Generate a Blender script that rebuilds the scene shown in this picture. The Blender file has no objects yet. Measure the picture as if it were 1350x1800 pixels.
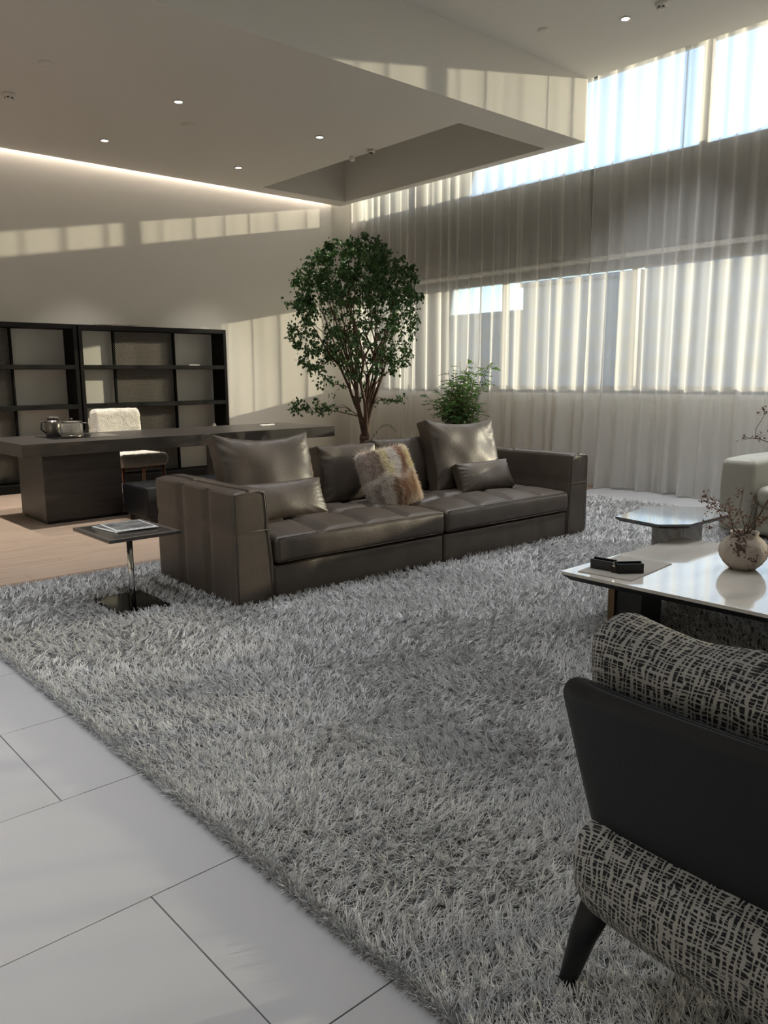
import bpy, math, random
import numpy as np
from mathutils import Vector, Matrix, noise

S = bpy.context.scene
C = S.collection
rng = np.random.default_rng(7)
random.seed(7)
PI = math.pi

# ------------------------------------------------------------------ camera
CAM_H = 1.35
yaw, pit, roll, FPX = math.radians(41.7508205), math.radians(-9.75238782), math.radians(-0.47700552), 1385.93
fwd = Vector((math.sin(yaw) * math.cos(pit), math.cos(yaw) * math.cos(pit), math.sin(pit)))
rgt = Vector((math.cos(yaw), -math.sin(yaw), 0))
upv = rgt.cross(fwd)
rgt2 = rgt * math.cos(roll) + upv * math.sin(roll)
up2 = upv * math.cos(roll) - rgt * math.sin(roll)
cam = bpy.data.cameras.new('camera')
cam.sensor_fit = 'VERTICAL'
cam.sensor_height = 36.0
cam.lens = FPX / 1800 * 36.0
cam.clip_start = 0.05
cam.clip_end = 500
cam_o = bpy.data.objects.new('camera', cam)
cam_o.matrix_world = Matrix(((rgt2.x, up2.x, -fwd.x, 0), (rgt2.y, up2.y, -fwd.y, 0), (rgt2.z, up2.z, -fwd.z, CAM_H), (0, 0, 0, 1)))
C.objects.link(cam_o)
S.camera = cam_o

# ------------------------------------------------------------------ exposure, sky, sun
S.view_settings.view_transform = 'Standard'
S.view_settings.look = 'None'
S.view_settings.exposure = 0.46
S.view_settings.gamma = 1.0
S.view_settings.use_curve_mapping = False

SUN_S = 0.45                     # sun travels (-1, SUN_S, -0.183)
sun_dir = Vector((-1.0, SUN_S, -0.183)).normalized()
SUN_ELEV = math.asin(-sun_dir.z)
W = bpy.data.worlds.new('sky')
S.world = W
W.use_nodes = True
wn = W.node_tree
bg = wn.nodes['Background']
sky = wn.nodes.new('ShaderNodeTexSky')
sky.sky_type = 'NISHITA'
sky.sun_disc = False
sky.sun_elevation = math.radians(28)
sky.sun_rotation = math.atan2(-sun_dir.x, -sun_dir.y)
sky.air_density = 1.0
sky.dust_density = 0.8
sky.ozone_density = 1.6
wn.links.new(sky.outputs['Color'], bg.inputs['Color'])
bg.inputs['Strength'].default_value = 0.33

sl = bpy.data.lights.new('sun', 'SUN')
sl.energy = 5.6
sl.color = (1.0, 0.84, 0.60)
sl.angle = math.radians(0.55)
sun_o = bpy.data.objects.new('sun', sl)
sun_o.rotation_euler = sun_dir.to_track_quat('-Z', 'Y').to_euler()
sun_o.location = (30, -12, 9)
C.objects.link(sun_o)

SPOT_W = 70.0
COVE_W = 60.0

# ------------------------------------------------------------------ materials
def lin(c):
    return tuple((x / 12.92 if x <= 0.04045 else ((x + 0.055) / 1.055) ** 2.4) for x in c)

def rgb(r, g, b):
    return lin((r / 255, g / 255, b / 255)) + (1.0,)

def mat(name, col, rough=0.5, metal=0.0, bump=None, vary=None, coat=0.0, spec=None, sheen=0.0):
    """bump = (scale, strength, stretch xyz); vary = (scale, second colour, stretch xyz)"""
    m = bpy.data.materials.new(name)
    m.use_nodes = True
    nt = m.node_tree
    b = nt.nodes['Principled BSDF']
    b.inputs['Base Color'].default_value = col
    b.inputs['Roughness'].default_value = rough
    b.inputs['Metallic'].default_value = metal
    if coat:
        b.inputs['Coat Weight'].default_value = coat
        b.inputs['Coat Roughness'].default_value = 0.15
    if spec is not None:
        b.inputs['Specular IOR Level'].default_value = spec
    if sheen:
        b.inputs['Sheen Weight'].default_value = sheen
    if bump or vary:
        tc = nt.nodes.new('ShaderNodeTexCoord')
    def tex(sc, st, detail=4):
        mp = nt.nodes.new('ShaderNodeMapping')
        mp.inputs['Scale'].default_value = st
        nt.links.new(tc.outputs['Object'], mp.inputs['Vector'])
        n = nt.nodes.new('ShaderNodeTexNoise')
        n.inputs['Scale'].default_value = sc
        n.inputs['Detail'].default_value = detail
        nt.links.new(mp.outputs['Vector'], n.inputs['Vector'])
        return n
    if bump:
        n = tex(bump[0], bump[2] if len(bump) > 2 else (1, 1, 1))
        bp = nt.nodes.new('ShaderNodeBump')
        bp.inputs['Strength'].default_value = bump[1]
        bp.inputs['Distance'].default_value = 0.01
        nt.links.new(n.outputs['Fac'], bp.inputs['Height'])
        nt.links.new(bp.outputs['Normal'], b.inputs['Normal'])
    if vary:
        n = tex(vary[0], vary[2] if len(vary) > 2 else (1, 1, 1))
        r = nt.nodes.new('ShaderNodeValToRGB')
        r.color_ramp.elements[0].position = 0.35
        r.color_ramp.elements[1].position = 0.65
        r.color_ramp.elements[0].color = col
        r.color_ramp.elements[1].color = vary[1]
        nt.links.new(n.outputs['Fac'], r.inputs['Fac'])
        nt.links.new(r.outputs['Color'], b.inputs['Base Color'])
    return m

def emit(name, col, st):
    m = bpy.data.materials.new(name)
    m.use_nodes = True
    b = m.node_tree.nodes['Principled BSDF']
    b.inputs['Base Color'].default_value = (0.8, 0.8, 0.8, 1)
    b.inputs['Emission Color'].default_value = col
    b.inputs['Emission Strength'].default_value = st
    return m

def sheer_mat():
    """woven voile: open gaps between the threads close up as the cloth turns edge-on"""
    m = bpy.data.materials.new('sheer_voile')
    m.use_nodes = True
    nt = m.node_tree
    nt.nodes.clear()
    N = nt.nodes.new
    out = N('ShaderNodeOutputMaterial')
    tr = N('ShaderNodeBsdfTransparent')
    tl = N('ShaderNodeBsdfTranslucent')
    df = N('ShaderNodeBsdfDiffuse')
    tl.inputs['Color'].default_value = rgb(222, 221, 218)
    df.inputs['Color'].default_value = rgb(232, 231, 229)
    lw = N('ShaderNodeLayerWeight')
    lw.inputs['Blend'].default_value = 0.5
    c = N('ShaderNodeMath'); c.operation = 'SUBTRACT'; c.inputs[0].default_value = 1.0
    nt.links.new(lw.outputs['Facing'], c.inputs[1])
    mx = N('ShaderNodeMath'); mx.operation = 'MAXIMUM'; mx.inputs[1].default_value = 0.08
    nt.links.new(c.outputs[0], mx.inputs[0])
    inv = N('ShaderNodeMath'); inv.operation = 'DIVIDE'; inv.inputs[0].default_value = 1.0
    nt.links.new(mx.outputs[0], inv.inputs[1])
    pw = N('ShaderNodeMath'); pw.operation = 'POWER'; pw.inputs[0].default_value = 0.49
    nt.links.new(inv.outputs[0], pw.inputs[1])
    cloth = N('ShaderNodeMixShader'); cloth.inputs[0].default_value = 0.5
    nt.links.new(tl.outputs[0], cloth.inputs[1])
    nt.links.new(df.outputs[0], cloth.inputs[2])
    mix = N('ShaderNodeMixShader')
    nt.links.new(pw.outputs[0], mix.inputs[0])
    nt.links.new(cloth.outputs[0], mix.inputs[1])
    nt.links.new(tr.outputs[0], mix.inputs[2])
    nt.links.new(mix.outputs[0], out.inputs['Surface'])
    return m

def pane_mat():
    m = bpy.data.materials.new('window_glass')
    m.use_nodes = True
    nt = m.node_tree
    nt.nodes.clear()
    N = nt.nodes.new
    out = N('ShaderNodeOutputMaterial')
    tr = N('ShaderNodeBsdfTransparent')
    tr.inputs['Color'].default_value = (0.93, 0.96, 0.96, 1)
    gl = N('ShaderNodeBsdfGlossy')
    gl.inputs['Roughness'].default_value = 0.02
    fr = N('ShaderNodeFresnel'); fr.inputs['IOR'].default_value = 1.45
    mx = N('ShaderNodeMixShader')
    nt.links.new(fr.outputs[0], mx.inputs[0])
    nt.links.new(tr.outputs[0], mx.inputs[1])
    nt.links.new(gl.outputs[0], mx.inputs[2])
    nt.links.new(mx.outputs[0], out.inputs['Surface'])
    return m

def weave_mat(name):
    """chunky black cloth overrun by irregular pale threads; 'weave' holds the running cloth coordinates"""
    m = bpy.data.materials.new(name)
    m.use_nodes = True
    nt = m.node_tree
    N = nt.nodes.new
    b = nt.nodes['Principled BSDF']
    b.inputs['Roughness'].default_value = 0.9
    at = N('ShaderNodeAttribute'); at.attribute_name = 'weave'
    wob = N('ShaderNodeTexNoise'); wob.inputs['Scale'].default_value = 16.0
    nt.links.new(at.outputs['Vector'], wob.inputs['Vector'])
    sub = N('ShaderNodeVectorMath'); sub.operation = 'MULTIPLY_ADD'
    sub.inputs[1].default_value = (0.014, 0.014, 0.014)
    nt.links.new(wob.outputs['Color'], sub.inputs[0])
    nt.links.new(at.outputs['Vector'], sub.inputs[2])
    def noise_of(st):
        mp = N('ShaderNodeMapping'); mp.inputs['Scale'].default_value = st
        nt.links.new(at.outputs['Vector'], mp.inputs['Vector'])
        n = N('ShaderNodeTexNoise'); n.inputs['Scale'].default_value = 1.0; n.inputs['Detail'].default_value = 2.0
        nt.links.new(mp.outputs['Vector'], n.inputs['Vector'])
        return n.outputs['Fac']
    def op(kind, a, b=None, c=None):
        q = N('ShaderNodeMath'); q.operation = kind
        for i, x in enumerate((a, b, c)):
            if x is None: continue
            if isinstance(x, (int, float)): q.inputs[i].default_value = x
            else: nt.links.new(x, q.inputs[i])
        return q.outputs[0]
    sep = N('ShaderNodeSeparateXYZ')
    nt.links.new(sub.outputs[0], sep.inputs[0])
    def threads(co, period, st1, st2, th):
        ph = op('MULTIPLY_ADD', noise_of(st1), 15.0, op('MULTIPLY', co, 2 * PI / period))
        sn_ = op('SINE', ph)
        v_ = op('MULTIPLY_ADD', noise_of(st2), 4.2, sn_)
        g_ = N('ShaderNodeMapRange')
        g_.inputs['From Min'].default_value = th - 0.18; g_.inputs['From Max'].default_value = th + 0.18
        nt.links.new(v_, g_.inputs['Value'])
        return g_.outputs[0]
    a = threads(sep.outputs['X'], 0.0108, (58, 11, 1), (85, 42, 1), 2.38)
    c = threads(sep.outputs['Y'], 0.0092, (11, 58, 2), (42, 95, 2), 2.48)
    mx = N('ShaderNodeMath'); mx.operation = 'MAXIMUM'
    nt.links.new(a, mx.inputs[0])
    nt.links.new(c, mx.inputs[1])
    col = N('ShaderNodeMix'); col.data_type = 'RGBA'
    col.inputs['A'].default_value = rgb(22, 22, 28)
    col.inputs['B'].default_value = rgb(150, 148, 143)
    nt.links.new(mx.outputs[0], col.inputs['Factor'])
    nt.links.new(col.outputs['Result'], b.inputs['Base Color'])
    bp = N('ShaderNodeBump'); bp.inputs['Strength'].default_value = 0.8; bp.inputs['Distance'].default_value = 0.004
    nt.links.new(mx.outputs[0], bp.inputs['Height'])
    nt.links.new(bp.outputs['Normal'], b.inputs['Normal'])
    return m

def strand_mat(name, rough=0.75):
    m = bpy.data.materials.new(name)
    m.use_nodes = True
    nt = m.node_tree
    b = nt.nodes['Principled BSDF']
    b.inputs['Roughness'].default_value = rough
    b.inputs['Specular IOR Level'].default_value = 0.25
    at = nt.nodes.new('ShaderNodeAttribute'); at.attribute_name = 'tint'
    nt.links.new(at.outputs['Color'], b.inputs['Base Color'])
    return m

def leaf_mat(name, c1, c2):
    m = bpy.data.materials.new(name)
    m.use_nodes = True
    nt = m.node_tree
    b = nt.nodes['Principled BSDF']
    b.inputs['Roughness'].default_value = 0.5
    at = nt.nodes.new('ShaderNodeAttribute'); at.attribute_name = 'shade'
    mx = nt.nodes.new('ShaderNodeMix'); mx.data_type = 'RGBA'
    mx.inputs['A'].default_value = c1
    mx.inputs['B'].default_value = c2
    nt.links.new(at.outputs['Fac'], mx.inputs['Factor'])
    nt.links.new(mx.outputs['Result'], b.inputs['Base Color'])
    tl = nt.nodes.new('ShaderNodeBsdfTranslucent')
    nt.links.new(mx.outputs['Result'], tl.inputs['Color'])
    ms = nt.nodes.new('ShaderNodeMixShader'); ms.inputs[0].default_value = 0.3
    nt.links.new(b.outputs[0], ms.inputs[1])
    nt.links.new(tl.outputs[0], ms.inputs[2])
    nt.links.new(ms.outputs[0], nt.nodes['Material Output'].inputs['Surface'])
    return m

M = dict(
    wall=mat('wall_paint', rgb(220, 218, 212), 0.75),
    ceil=mat('ceiling_paint', rgb(208, 206, 202), 0.8),
    tile=mat('white_tile', rgb(180, 180, 183), 0.28, vary=(0.7, rgb(176, 175, 177))),
    grout=mat('grout', rgb(150, 147, 143), 0.9),
    wood=mat('oak_plank', rgb(172, 153, 137), 0.42, vary=(3.0, rgb(154, 135, 119), (0.6, 9, 1))),
    woodedge=mat('oak_border', rgb(140, 116, 98), 0.45, vary=(3.0, rgb(124, 101, 85), (0.6, 9, 1))),
    shelf=mat('black_oak', rgb(16, 15, 15), 0.65, vary=(4, rgb(11, 10, 10), (1, 1, 8)), spec=0.2),
    lattice=mat('bronze_mesh', rgb(62, 57, 52), 0.55, 0.2),
    desk=mat('dark_oak', rgb(52, 47, 44), 0.38, bump=(30, 0.12, (1, 12, 12)), vary=(5, rgb(42, 38, 36), (0.5, 8, 8))),
    tray=mat('tray_black', rgb(24, 24, 27), 0.2),
    leather=mat('brown_leather', rgb(76, 67, 59), 0.43, bump=(60, 0.14), vary=(6, rgb(68, 60, 53))),
    thread=mat('seam_thread', rgb(112, 101, 88), 0.5),
    navy=mat('navy_leather', rgb(11, 13, 18), 0.5, bump=(140, 0.06), spec=0.35),
    black=mat('black_lacquer', rgb(16, 16, 18), 0.35),
    blackgloss=mat('black_gloss', rgb(12, 12, 13), 0.06),
    chrome=mat('chrome', rgb(200, 198, 195), 0.12, 1.0),
    steel=mat('brushed_steel', rgb(120, 116, 112), 0.3, 1.0),
    bronze=mat('bronze_metal', rgb(120, 98, 72), 0.3, 0.9),
    marble=mat('white_marble', rgb(214, 209, 200), 0.04, vary=(1.5, rgb(200, 195, 187), (1, 3, 1)), coat=0.6),
    stone=mat('grey_marble', rgb(170, 168, 164), 0.3, vary=(22, rgb(140, 138, 135))),
    glassdark=mat('smoked_glass', rgb(104, 103, 103), 0.05, coat=0.8),
    tabledark=mat('dark_table_glass', rgb(72, 68, 65), 0.12),
    tableborder=mat('dark_table_border', rgb(92, 86, 80), 0.35),
    boucle=mat('white_boucle', rgb(226, 222, 214), 0.95, bump=(75, 1.0), vary=(60, rgb(206, 201, 192))),
    walnut=mat('walnut', rgb(112, 70, 46), 0.4),
    cream=mat('cream_leather', rgb(150, 148, 136), 0.42, bump=(60, 0.08)),
    paper=mat('white_paper', rgb(232, 232, 230), 0.6),
    photo=mat('grey_print', rgb(150, 152, 152), 0.4, vary=(9, rgb(84, 86, 88))),
    mat_grey=mat('grey_leather_mat', rgb(150, 145, 137), 0.6),
    clay=mat('weathered_clay', rgb(176, 166, 155), 0.9, bump=(40, 0.4), vary=(9, rgb(150, 138, 127))),
    bark=mat('bark', rgb(92, 68, 54), 0.8, bump=(40, 0.6), vary=(14, rgb(70, 52, 42))),
    twig=mat('dry_twig', rgb(84, 66, 56), 0.8),
    dryleaf=mat('dry_leaf', rgb(116, 84, 66), 0.85),
    soil=mat('moss', rgb(62, 74, 34), 0.95, bump=(40, 0.8), vary=(12, rgb(44, 50, 26))),
    planter=mat('stone_planter', rgb(120, 114, 106), 0.7),
    frame=mat('window_frame', rgb(104, 104, 104), 0.5),
    framelite=mat('window_track', rgb(224, 223, 220), 0.6),
    plastic=mat('white_plastic', rgb(206, 203, 196), 0.5),
    darkhole=mat('dark_lens', rgb(10, 10, 10), 0.2),
    lamp=emit('downlight_lens', (1.0, 0.95, 0.88, 1), 14.0),
    sheer=sheer_mat(),
    pane=pane_mat(),
    weave=weave_mat('chunky_weave'),
    pile=strand_mat('rug_pile'),
    rugback=mat('rug_backing', rgb(104, 103, 102), 0.95, bump=(120, 1.0)),
    fur=strand_mat('fur_hair', 0.55),
    furskin=mat('fur_skin', rgb(190, 170, 150), 0.9),
    leaf=leaf_mat('dark_leaf', rgb(38, 66, 34), rgb(70, 104, 50)),
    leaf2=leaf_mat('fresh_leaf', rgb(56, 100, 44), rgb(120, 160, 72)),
    concrete=mat('facade', rgb(128, 136, 148), 0.8),
    facadeglass=mat('facade_window', rgb(72, 84, 98), 0.2),
    spandrel=mat('grey_render', rgb(128, 127, 125), 0.85),
    ground=mat('paving', rgb(120, 118, 112), 0.9),
    wedge=mat('red_brown_wood', rgb(92, 62, 52), 0.6),
)
# pitted dark flecks on the clay vase
_nt = M['clay'].node_tree
_b = _nt.nodes['Principled BSDF']
_src = _b.inputs['Base Color'].links[0].from_socket
_tc = _nt.nodes.new('ShaderNodeTexCoord')
_n1 = _nt.nodes.new('ShaderNodeTexNoise'); _n1.inputs['Scale'].default_value = 70; _n1.inputs['Detail'].default_value = 5
_n2 = _nt.nodes.new('ShaderNodeTexNoise'); _n2.inputs['Scale'].default_value = 9
for _n in (_n1, _n2):
    _nt.links.new(_tc.outputs['Object'], _n.inputs['Vector'])
_mu = _nt.nodes.new('ShaderNodeMath'); _mu.operation = 'MULTIPLY'
_nt.links.new(_n1.outputs['Fac'], _mu.inputs[0]); _nt.links.new(_n2.outputs['Fac'], _mu.inputs[1])
_rp = _nt.nodes.new('ShaderNodeValToRGB')
_rp.color_ramp.elements[0].position = 0.275; _rp.color_ramp.elements[1].position = 0.31
_nt.links.new(_mu.outputs[0], _rp.inputs['Fac'])
_mx = _nt.nodes.new('ShaderNodeMix'); _mx.data_type = 'RGBA'
_mx.inputs['B'].default_value = rgb(74, 58, 52)
_nt.links.new(_rp.outputs['Color'], _mx.inputs['Factor'])
_nt.links.new(_src, _mx.inputs['A'])
_nt.links.new(_mx.outputs['Result'], _b.inputs['Base Color'])

# ------------------------------------------------------------------ object helpers
def tag(o, label=None, cat=None, group=None, kind=None):
    if label: o['label'] = label
    if cat: o['category'] = cat
    if group: o['group'] = group
    if kind: o['kind'] = kind
    return o

def link(o, parent=None):
    C.objects.link(o)
    if parent is not None:
        o.parent = parent
    return o

def thing(name, label, cat, loc=(0, 0, 0), rz=0.0, group=None):
    o = bpy.data.objects.new(name, None)
    o.empty_display_size = 0.1
    o.location = loc
    o.rotation_euler = (0, 0, rz)
    link(o)
    return tag(o, label, cat, group)

def struct(name, loc=(0, 0, 0)):
    o = bpy.data.objects.new(name, None)
    o.location = loc
    link(o)
    o['kind'] = 'structure'
    return o

def mesh_obj(name, V, F, m, parent=None, smooth=False, loc=None, rot=None):
    me = bpy.data.meshes.new(name)
    me.from_pydata([tuple(map(float, v)) for v in V], [], F)
    me.materials.append(m)
    if smooth:
        me.polygons.foreach_set('use_smooth', [True] * len(me.polygons))
    me.update()
    o = bpy.data.objects.new(name, me)
    if loc is not None: o.location = loc
    if rot is not None: o.rotation_euler = rot
    return link(o, parent)

def copy_tree(o, parent=None):
    c = o.copy()
    C.objects.link(c)
    if parent is not None: c.parent = parent
    for ch in list(o.children):
        copy_tree(ch, c)
    return c

class MB:
    def __init__(s):
        s.V, s.F = [], []
    def add(s, V, F):
        o = len(s.V)
        s.V += [tuple(v) for v in V]
        s.F += [[i + o for i in f] for f in F]
        return s
    def box(s, x0, x1, y0, y1, z0, z1, bev=0.0):
        if bev <= 0:
            V = [(x, y, z) for x in (x0, x1) for y in (y0, y1) for z in (z0, z1)]
            F = [[0, 1, 3, 2], [4, 6, 7, 5], [0, 4, 5, 1], [2, 3, 7, 6], [0, 2, 6, 4], [1, 5, 7, 3]]
            return s.add(V, F)
        V, F, _ = soft_box(x1 - x0, y1 - y0, z1 - z0, bev, (1, 1, 1), 2)
        V = V + np.array([(x0 + x1) / 2, (y0 + y1) / 2, (z0 + z1) / 2])
        return s.add(V, F)
    def tube(s, pts, rad, n=8, cap=True):
        pts = [Vector(p) for p in pts]
        if not hasattr(rad, '__len__'): rad = [rad] * len(pts)
        V, F = [], []
        ref = None
        for i, p in enumerate(pts):
            t = (pts[min(i + 1, len(pts) - 1)] - pts[max(i - 1, 0)])
            t = t.normalized() if t.length > 1e-9 else Vector((0, 0, 1))
            if ref is None:
                ref = Vector((1, 0, 0)) if abs(t.x) < 0.8 else Vector((0, 1, 0))
            a = (ref - t * ref.dot(t)).normalized()
            b = t.cross(a)
            ref = a
            for k in range(n):
                q = 2 * PI * k / n
                V.append(p + (a * math.cos(q) + b * math.sin(q)) * rad[i])
        for i in range(len(pts) - 1):
            for k in range(n):
                k2 = (k + 1) % n
                F.append([i * n + k, i * n + k2, (i + 1) * n + k2, (i + 1) * n + k])
        if cap:
            F.append(list(range(n))[::-1])
            F.append([(len(pts) - 1) * n + k for k in range(n)])
        return s.add(V, F)
    def lathe(s, prof, n=32, cx=0, cy=0):
        V, F = [], []
        for r, z in prof:
            for k in range(n):
                a = 2 * PI * k / n
                V.append((cx + r * math.cos(a), cy + r * math.sin(a), z))
        for i in range(len(prof) - 1):
            for k in range(n):
                k2 = (k + 1) % n
                F.append([i * n + k, i * n + k2, (i + 1) * n + k2, (i + 1) * n + k])
        F.append(list(range(n))[::-1])
        F.append([(len(prof) - 1) * n + k for k in range(n)])
        return s.add(V, F)
    def prism(s, poly, z0, z1, inset=0.0):
        n = len(poly)
        cx = sum(p[0] for p in poly) / n; cy = sum(p[1] for p in poly) / n
        def sh(p):
            d = math.hypot(p[0] - cx, p[1] - cy)
            return (p[0] - (p[0] - cx) / d * inset, p[1] - (p[1] - cy) / d * inset)
        V = [(*sh(p), z0) for p in poly] + [(*p, z1) for p in poly]
        F = [list(range(n))[::-1], list(range(n, 2 * n))] + [[i, (i + 1) % n, n + (i + 1) % n, n + i] for i in range(n)]
        return s.add(V, F)
    def build(s, name, m, parent=None, smooth=False, loc=None, rot=None):
        return mesh_obj(name, s.V, s.F, m, parent, smooth, loc, rot)

def soft_box(sx, sy, sz, r, n=(4, 4, 4), k=3):
    """box with rounded edges on a fine grid; returns verts, faces, outward directions"""
    L = []
    for s_, m_ in zip((sx, sy, sz), n):
        h = s_ / 2
        e = r * np.tan(np.linspace(0, PI / 4, k + 1))
        mid = np.linspace(-h + r, h - r, m_ + 1)
        L.append(np.concatenate([(-h + r) - e[::-1], mid[1:-1], (h - r) + e]))
    idx, P, F = {}, [], []
    cnt = [len(l) for l in L]
    def vid(i, j, l):
        key = (i, j, l)
        if key not in idx:
            idx[key] = len(P)
            P.append((L[0][i], L[1][j], L[2][l]))
        return idx[key]
    for ax in range(3):
        u, v = (ax + 1) % 3, (ax + 2) % 3
        for side in (0, cnt[ax] - 1):
            for i in range(cnt[u] - 1):
                for j in range(cnt[v] - 1):
                    q = []
                    for di, dj in ((0, 0), (1, 0), (1, 1), (0, 1)):
                        t = [0, 0, 0]
                        t[ax] = side; t[u] = i + di; t[v] = j + dj
                        q.append(vid(*t))
                    F.append(q if side else q[::-1])
    P = np.array(P, float)
    H = np.array([sx, sy, sz]) / 2 - r
    inner = np.clip(P, -H, H)
    d = P - inner
    D = d / np.linalg.norm(d, axis=1)[:, None]
    return inner + r * D, F, D

def nz(P, sc, seed=0.0):
    return np.array([noise.noise(Vector((p[0] * sc + seed, p[1] * sc - seed, p[2] * sc + 2 * seed))) for p in P])

def seam(x, lines, w):
    """1 on a seam line, falling to 0 beside it"""
    if not len(lines): return np.zeros_like(x)
    d = np.min(np.abs(x[:, None] - np.array(lines)[None, :]), axis=1)
    return np.exp(-(d / w) ** 2)

def rot_m(rx=0, ry=0, rz=0):
    from mathutils import Euler
    return np.array(Euler((rx, ry, rz)).to_matrix())

def pillow(w, h, t, pinch=0.05, edge=0.25, wr=0.012, seed=1.0, n=22, sag=0.0, pw=2.6):
    """upright pillow: x width, y thickness, z height, sharp corners, pinched sides, creases at the corners"""
    V, F, D = soft_box(w, t, h, min(0.018, t * 0.12), (n, 3, n), 2)
    u, v = V[:, 0] / (w / 2), V[:, 2] / (h / 2)
    prof = np.sqrt(np.clip((1 - np.abs(u) ** pw) * (1 - np.abs(v) ** pw), 0, 1))
    prof = edge + (1 - edge) * prof
    X = V.copy()
    X[:, 1] = V[:, 1] * prof
    X[:, 0] = V[:, 0] * (1 - pinch * (1 - v ** 2))
    X[:, 2] = V[:, 2] * (1 - pinch * (1 - u ** 2)) - sag * (1 - u ** 2) * (v > 0) * v
    n1 = nz(np.c_[X[:, 0], X[:, 1] * 0.6, X[:, 2]], 5.0, seed)
    rr = np.sqrt(u ** 2 + v ** 2)
    ang = np.arctan2(np.abs(v), np.abs(u))
    crease = np.sin(ang * 26 + 3 * n1) * np.clip((rr - 0.75) / 0.6, 0, 1)
    X[:, 1] += np.sign(V[:, 1]) * (wr * n1 + wr * 0.55 * crease) * prof
    return X, F, D

def hair(name, roots, dirs, length, rad, tint, m, parent, curl=0.35, npt=4, droop=0.0):
    """strand curves: roots (n,3), dirs (n,3) unit, length (n), rad (n), tint (n,3)"""
    n = len(roots)
    t = np.linspace(0, 1, npt)
    side = rng.normal(size=(n, 3))
    side -= dirs * np.sum(side * dirs, axis=1)[:, None]
    side /= np.linalg.norm(side, axis=1)[:, None] + 1e-9
    P = roots[:, None, :] + dirs[:, None, :] * (length[:, None] * t[None, :])[:, :, None]
    P = P + side[:, None, :] * (length[:, None] * curl * (t ** 2)[None, :])[:, :, None]
    P[:, :, 2] -= droop * length[:, None] * (t ** 2)[None, :]
    cu = bpy.data.hair_curves.new(name)
    cu.add_curves([npt] * n)
    cu.attributes['position'].data.foreach_set('vector', P.astype(np.float32).ravel())
    ra = cu.attributes.get('radius') or cu.attributes.new('radius', 'FLOAT', 'POINT')
    taper = np.array([1.0, 1.0, 0.85, 0.45])[:npt] if npt == 4 else np.linspace(1, 0.4, npt)
    ra.data.foreach_set('value', (rad[:, None] * taper[None, :]).astype(np.float32).ravel())
    ta = cu.attributes.new('tint', 'FLOAT_COLOR', 'POINT')
    col = np.ones((n, npt, 4), np.float32)
    col[:, :, :3] = tint[:, None, :]
    ta.data.foreach_set('color', col.ravel())
    cu.materials.append(m)
    o = bpy.data.objects.new(name, cu)
    return link(o, parent)

# ================================================================== SETTING
WX = 8.52          # inner face of the window wall
WY = 10.25         # shelf wall
ZS, ZU, ZT = 4.0, 4.68, 5.05
SF = 5.66          # soffit face

# floor: base, separate tiles where they are seen, oak planks in the office
fl = struct('floor')
MB().box(-4, WX + 0.3, -9, 10.4, -0.2, -0.012).build('subfloor', M['grout'], fl)
tx, ty, g = 1.29, 0.648, 0.0035
tile_me = {}
def tile_at(x0, x1, y0, y1):
    x1 = min(x1, 8.44)
    key = (round(x1 - x0, 3), round(y1 - y0, 3))
    if key not in tile_me:
        o = MB().box(0, key[0] - g, 0, key[1] - g, -0.012, 0, 0.0012).build('tile', M['tile'], fl)
        tile_me[key] = o.data
        o.location = (x0, y0, 0)
    else:
        o = bpy.data.objects.new('tile', tile_me[key]); link(o, fl); o.location = (x0, y0, 0)
for r in range(-16, 9):
    y0 = 0.527 + r * ty - (0 if True else 0)
    y1 = y0 + ty
    off = 0.79 if r % 2 == 1 else 0.145
    if y1 > 5.34: y1 = 5.335
    if y0 >= 5.3: continue
    k0 = math.floor((-4 - off) / tx)
    for k in range(k0, 12):
        x0 = off + k * tx
        if x0 < -4.01: x0 = -4.0 if x0 + tx > -3.9 else None
        if x0 is None or x0 > 8.3: continue
        x1 = off + (k + 1) * tx
        if y1 < -1.5 and (x1 < -1 or x0 > 3): pass
        tile_at(x0, x1, y0, y1)
pw_, pg = 0.186, 0.002
plank_me = {}
row = 0
y = 5.50
border_x = [-4.0, -1.2, 0.5, 2.30, 4.1, 5.9, 7.5, 8.44]
for a, b in zip(border_x[:-1], border_x[1:]):
    MB().box(a, b - pg, 5.337, 5.498, -0.012, 0.001, 0.001).build('border_board', M['woodedge'], fl)
while y < WY - 0.01:
    y1 = min(y + pw_, WY)
    x = -4.0 - (row * 0.77) % 1.9
    while x < 8.44:
        x0, x1 = max(x, -4.0), min(x + 1.9, 8.44)
        if x1 - x0 > 0.05:
            o = MB().box(x0, x1 - pg, y, y1 - pg, -0.012, 0.0, 0.0008).build('plank', M['wood'], fl)
        x += 1.9
    y += pw_
    row += 1

wb = struct('wall_back')
MB().box(-4, 8.09, WY, WY + 0.2, -0.2, ZT).build('wall_panel', M['wall'], wb)
MB().box(8.09, WX + 0.35, WY + 0.05, WY + 0.25, -0.2, ZT).build('curtain_recess_end', M['wall'], wb)
wl = MB().box(-4.2, -4, -9.2, 10.45, -0.2, ZT).build('wall_left', M['wall']); wl['kind'] = 'structure'
wf = MB().box(-4.2, WX + 0.35, -9.2, -9, -0.2, ZT).build('wall_front', M['wall']); wf['kind'] = 'structure'

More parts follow.
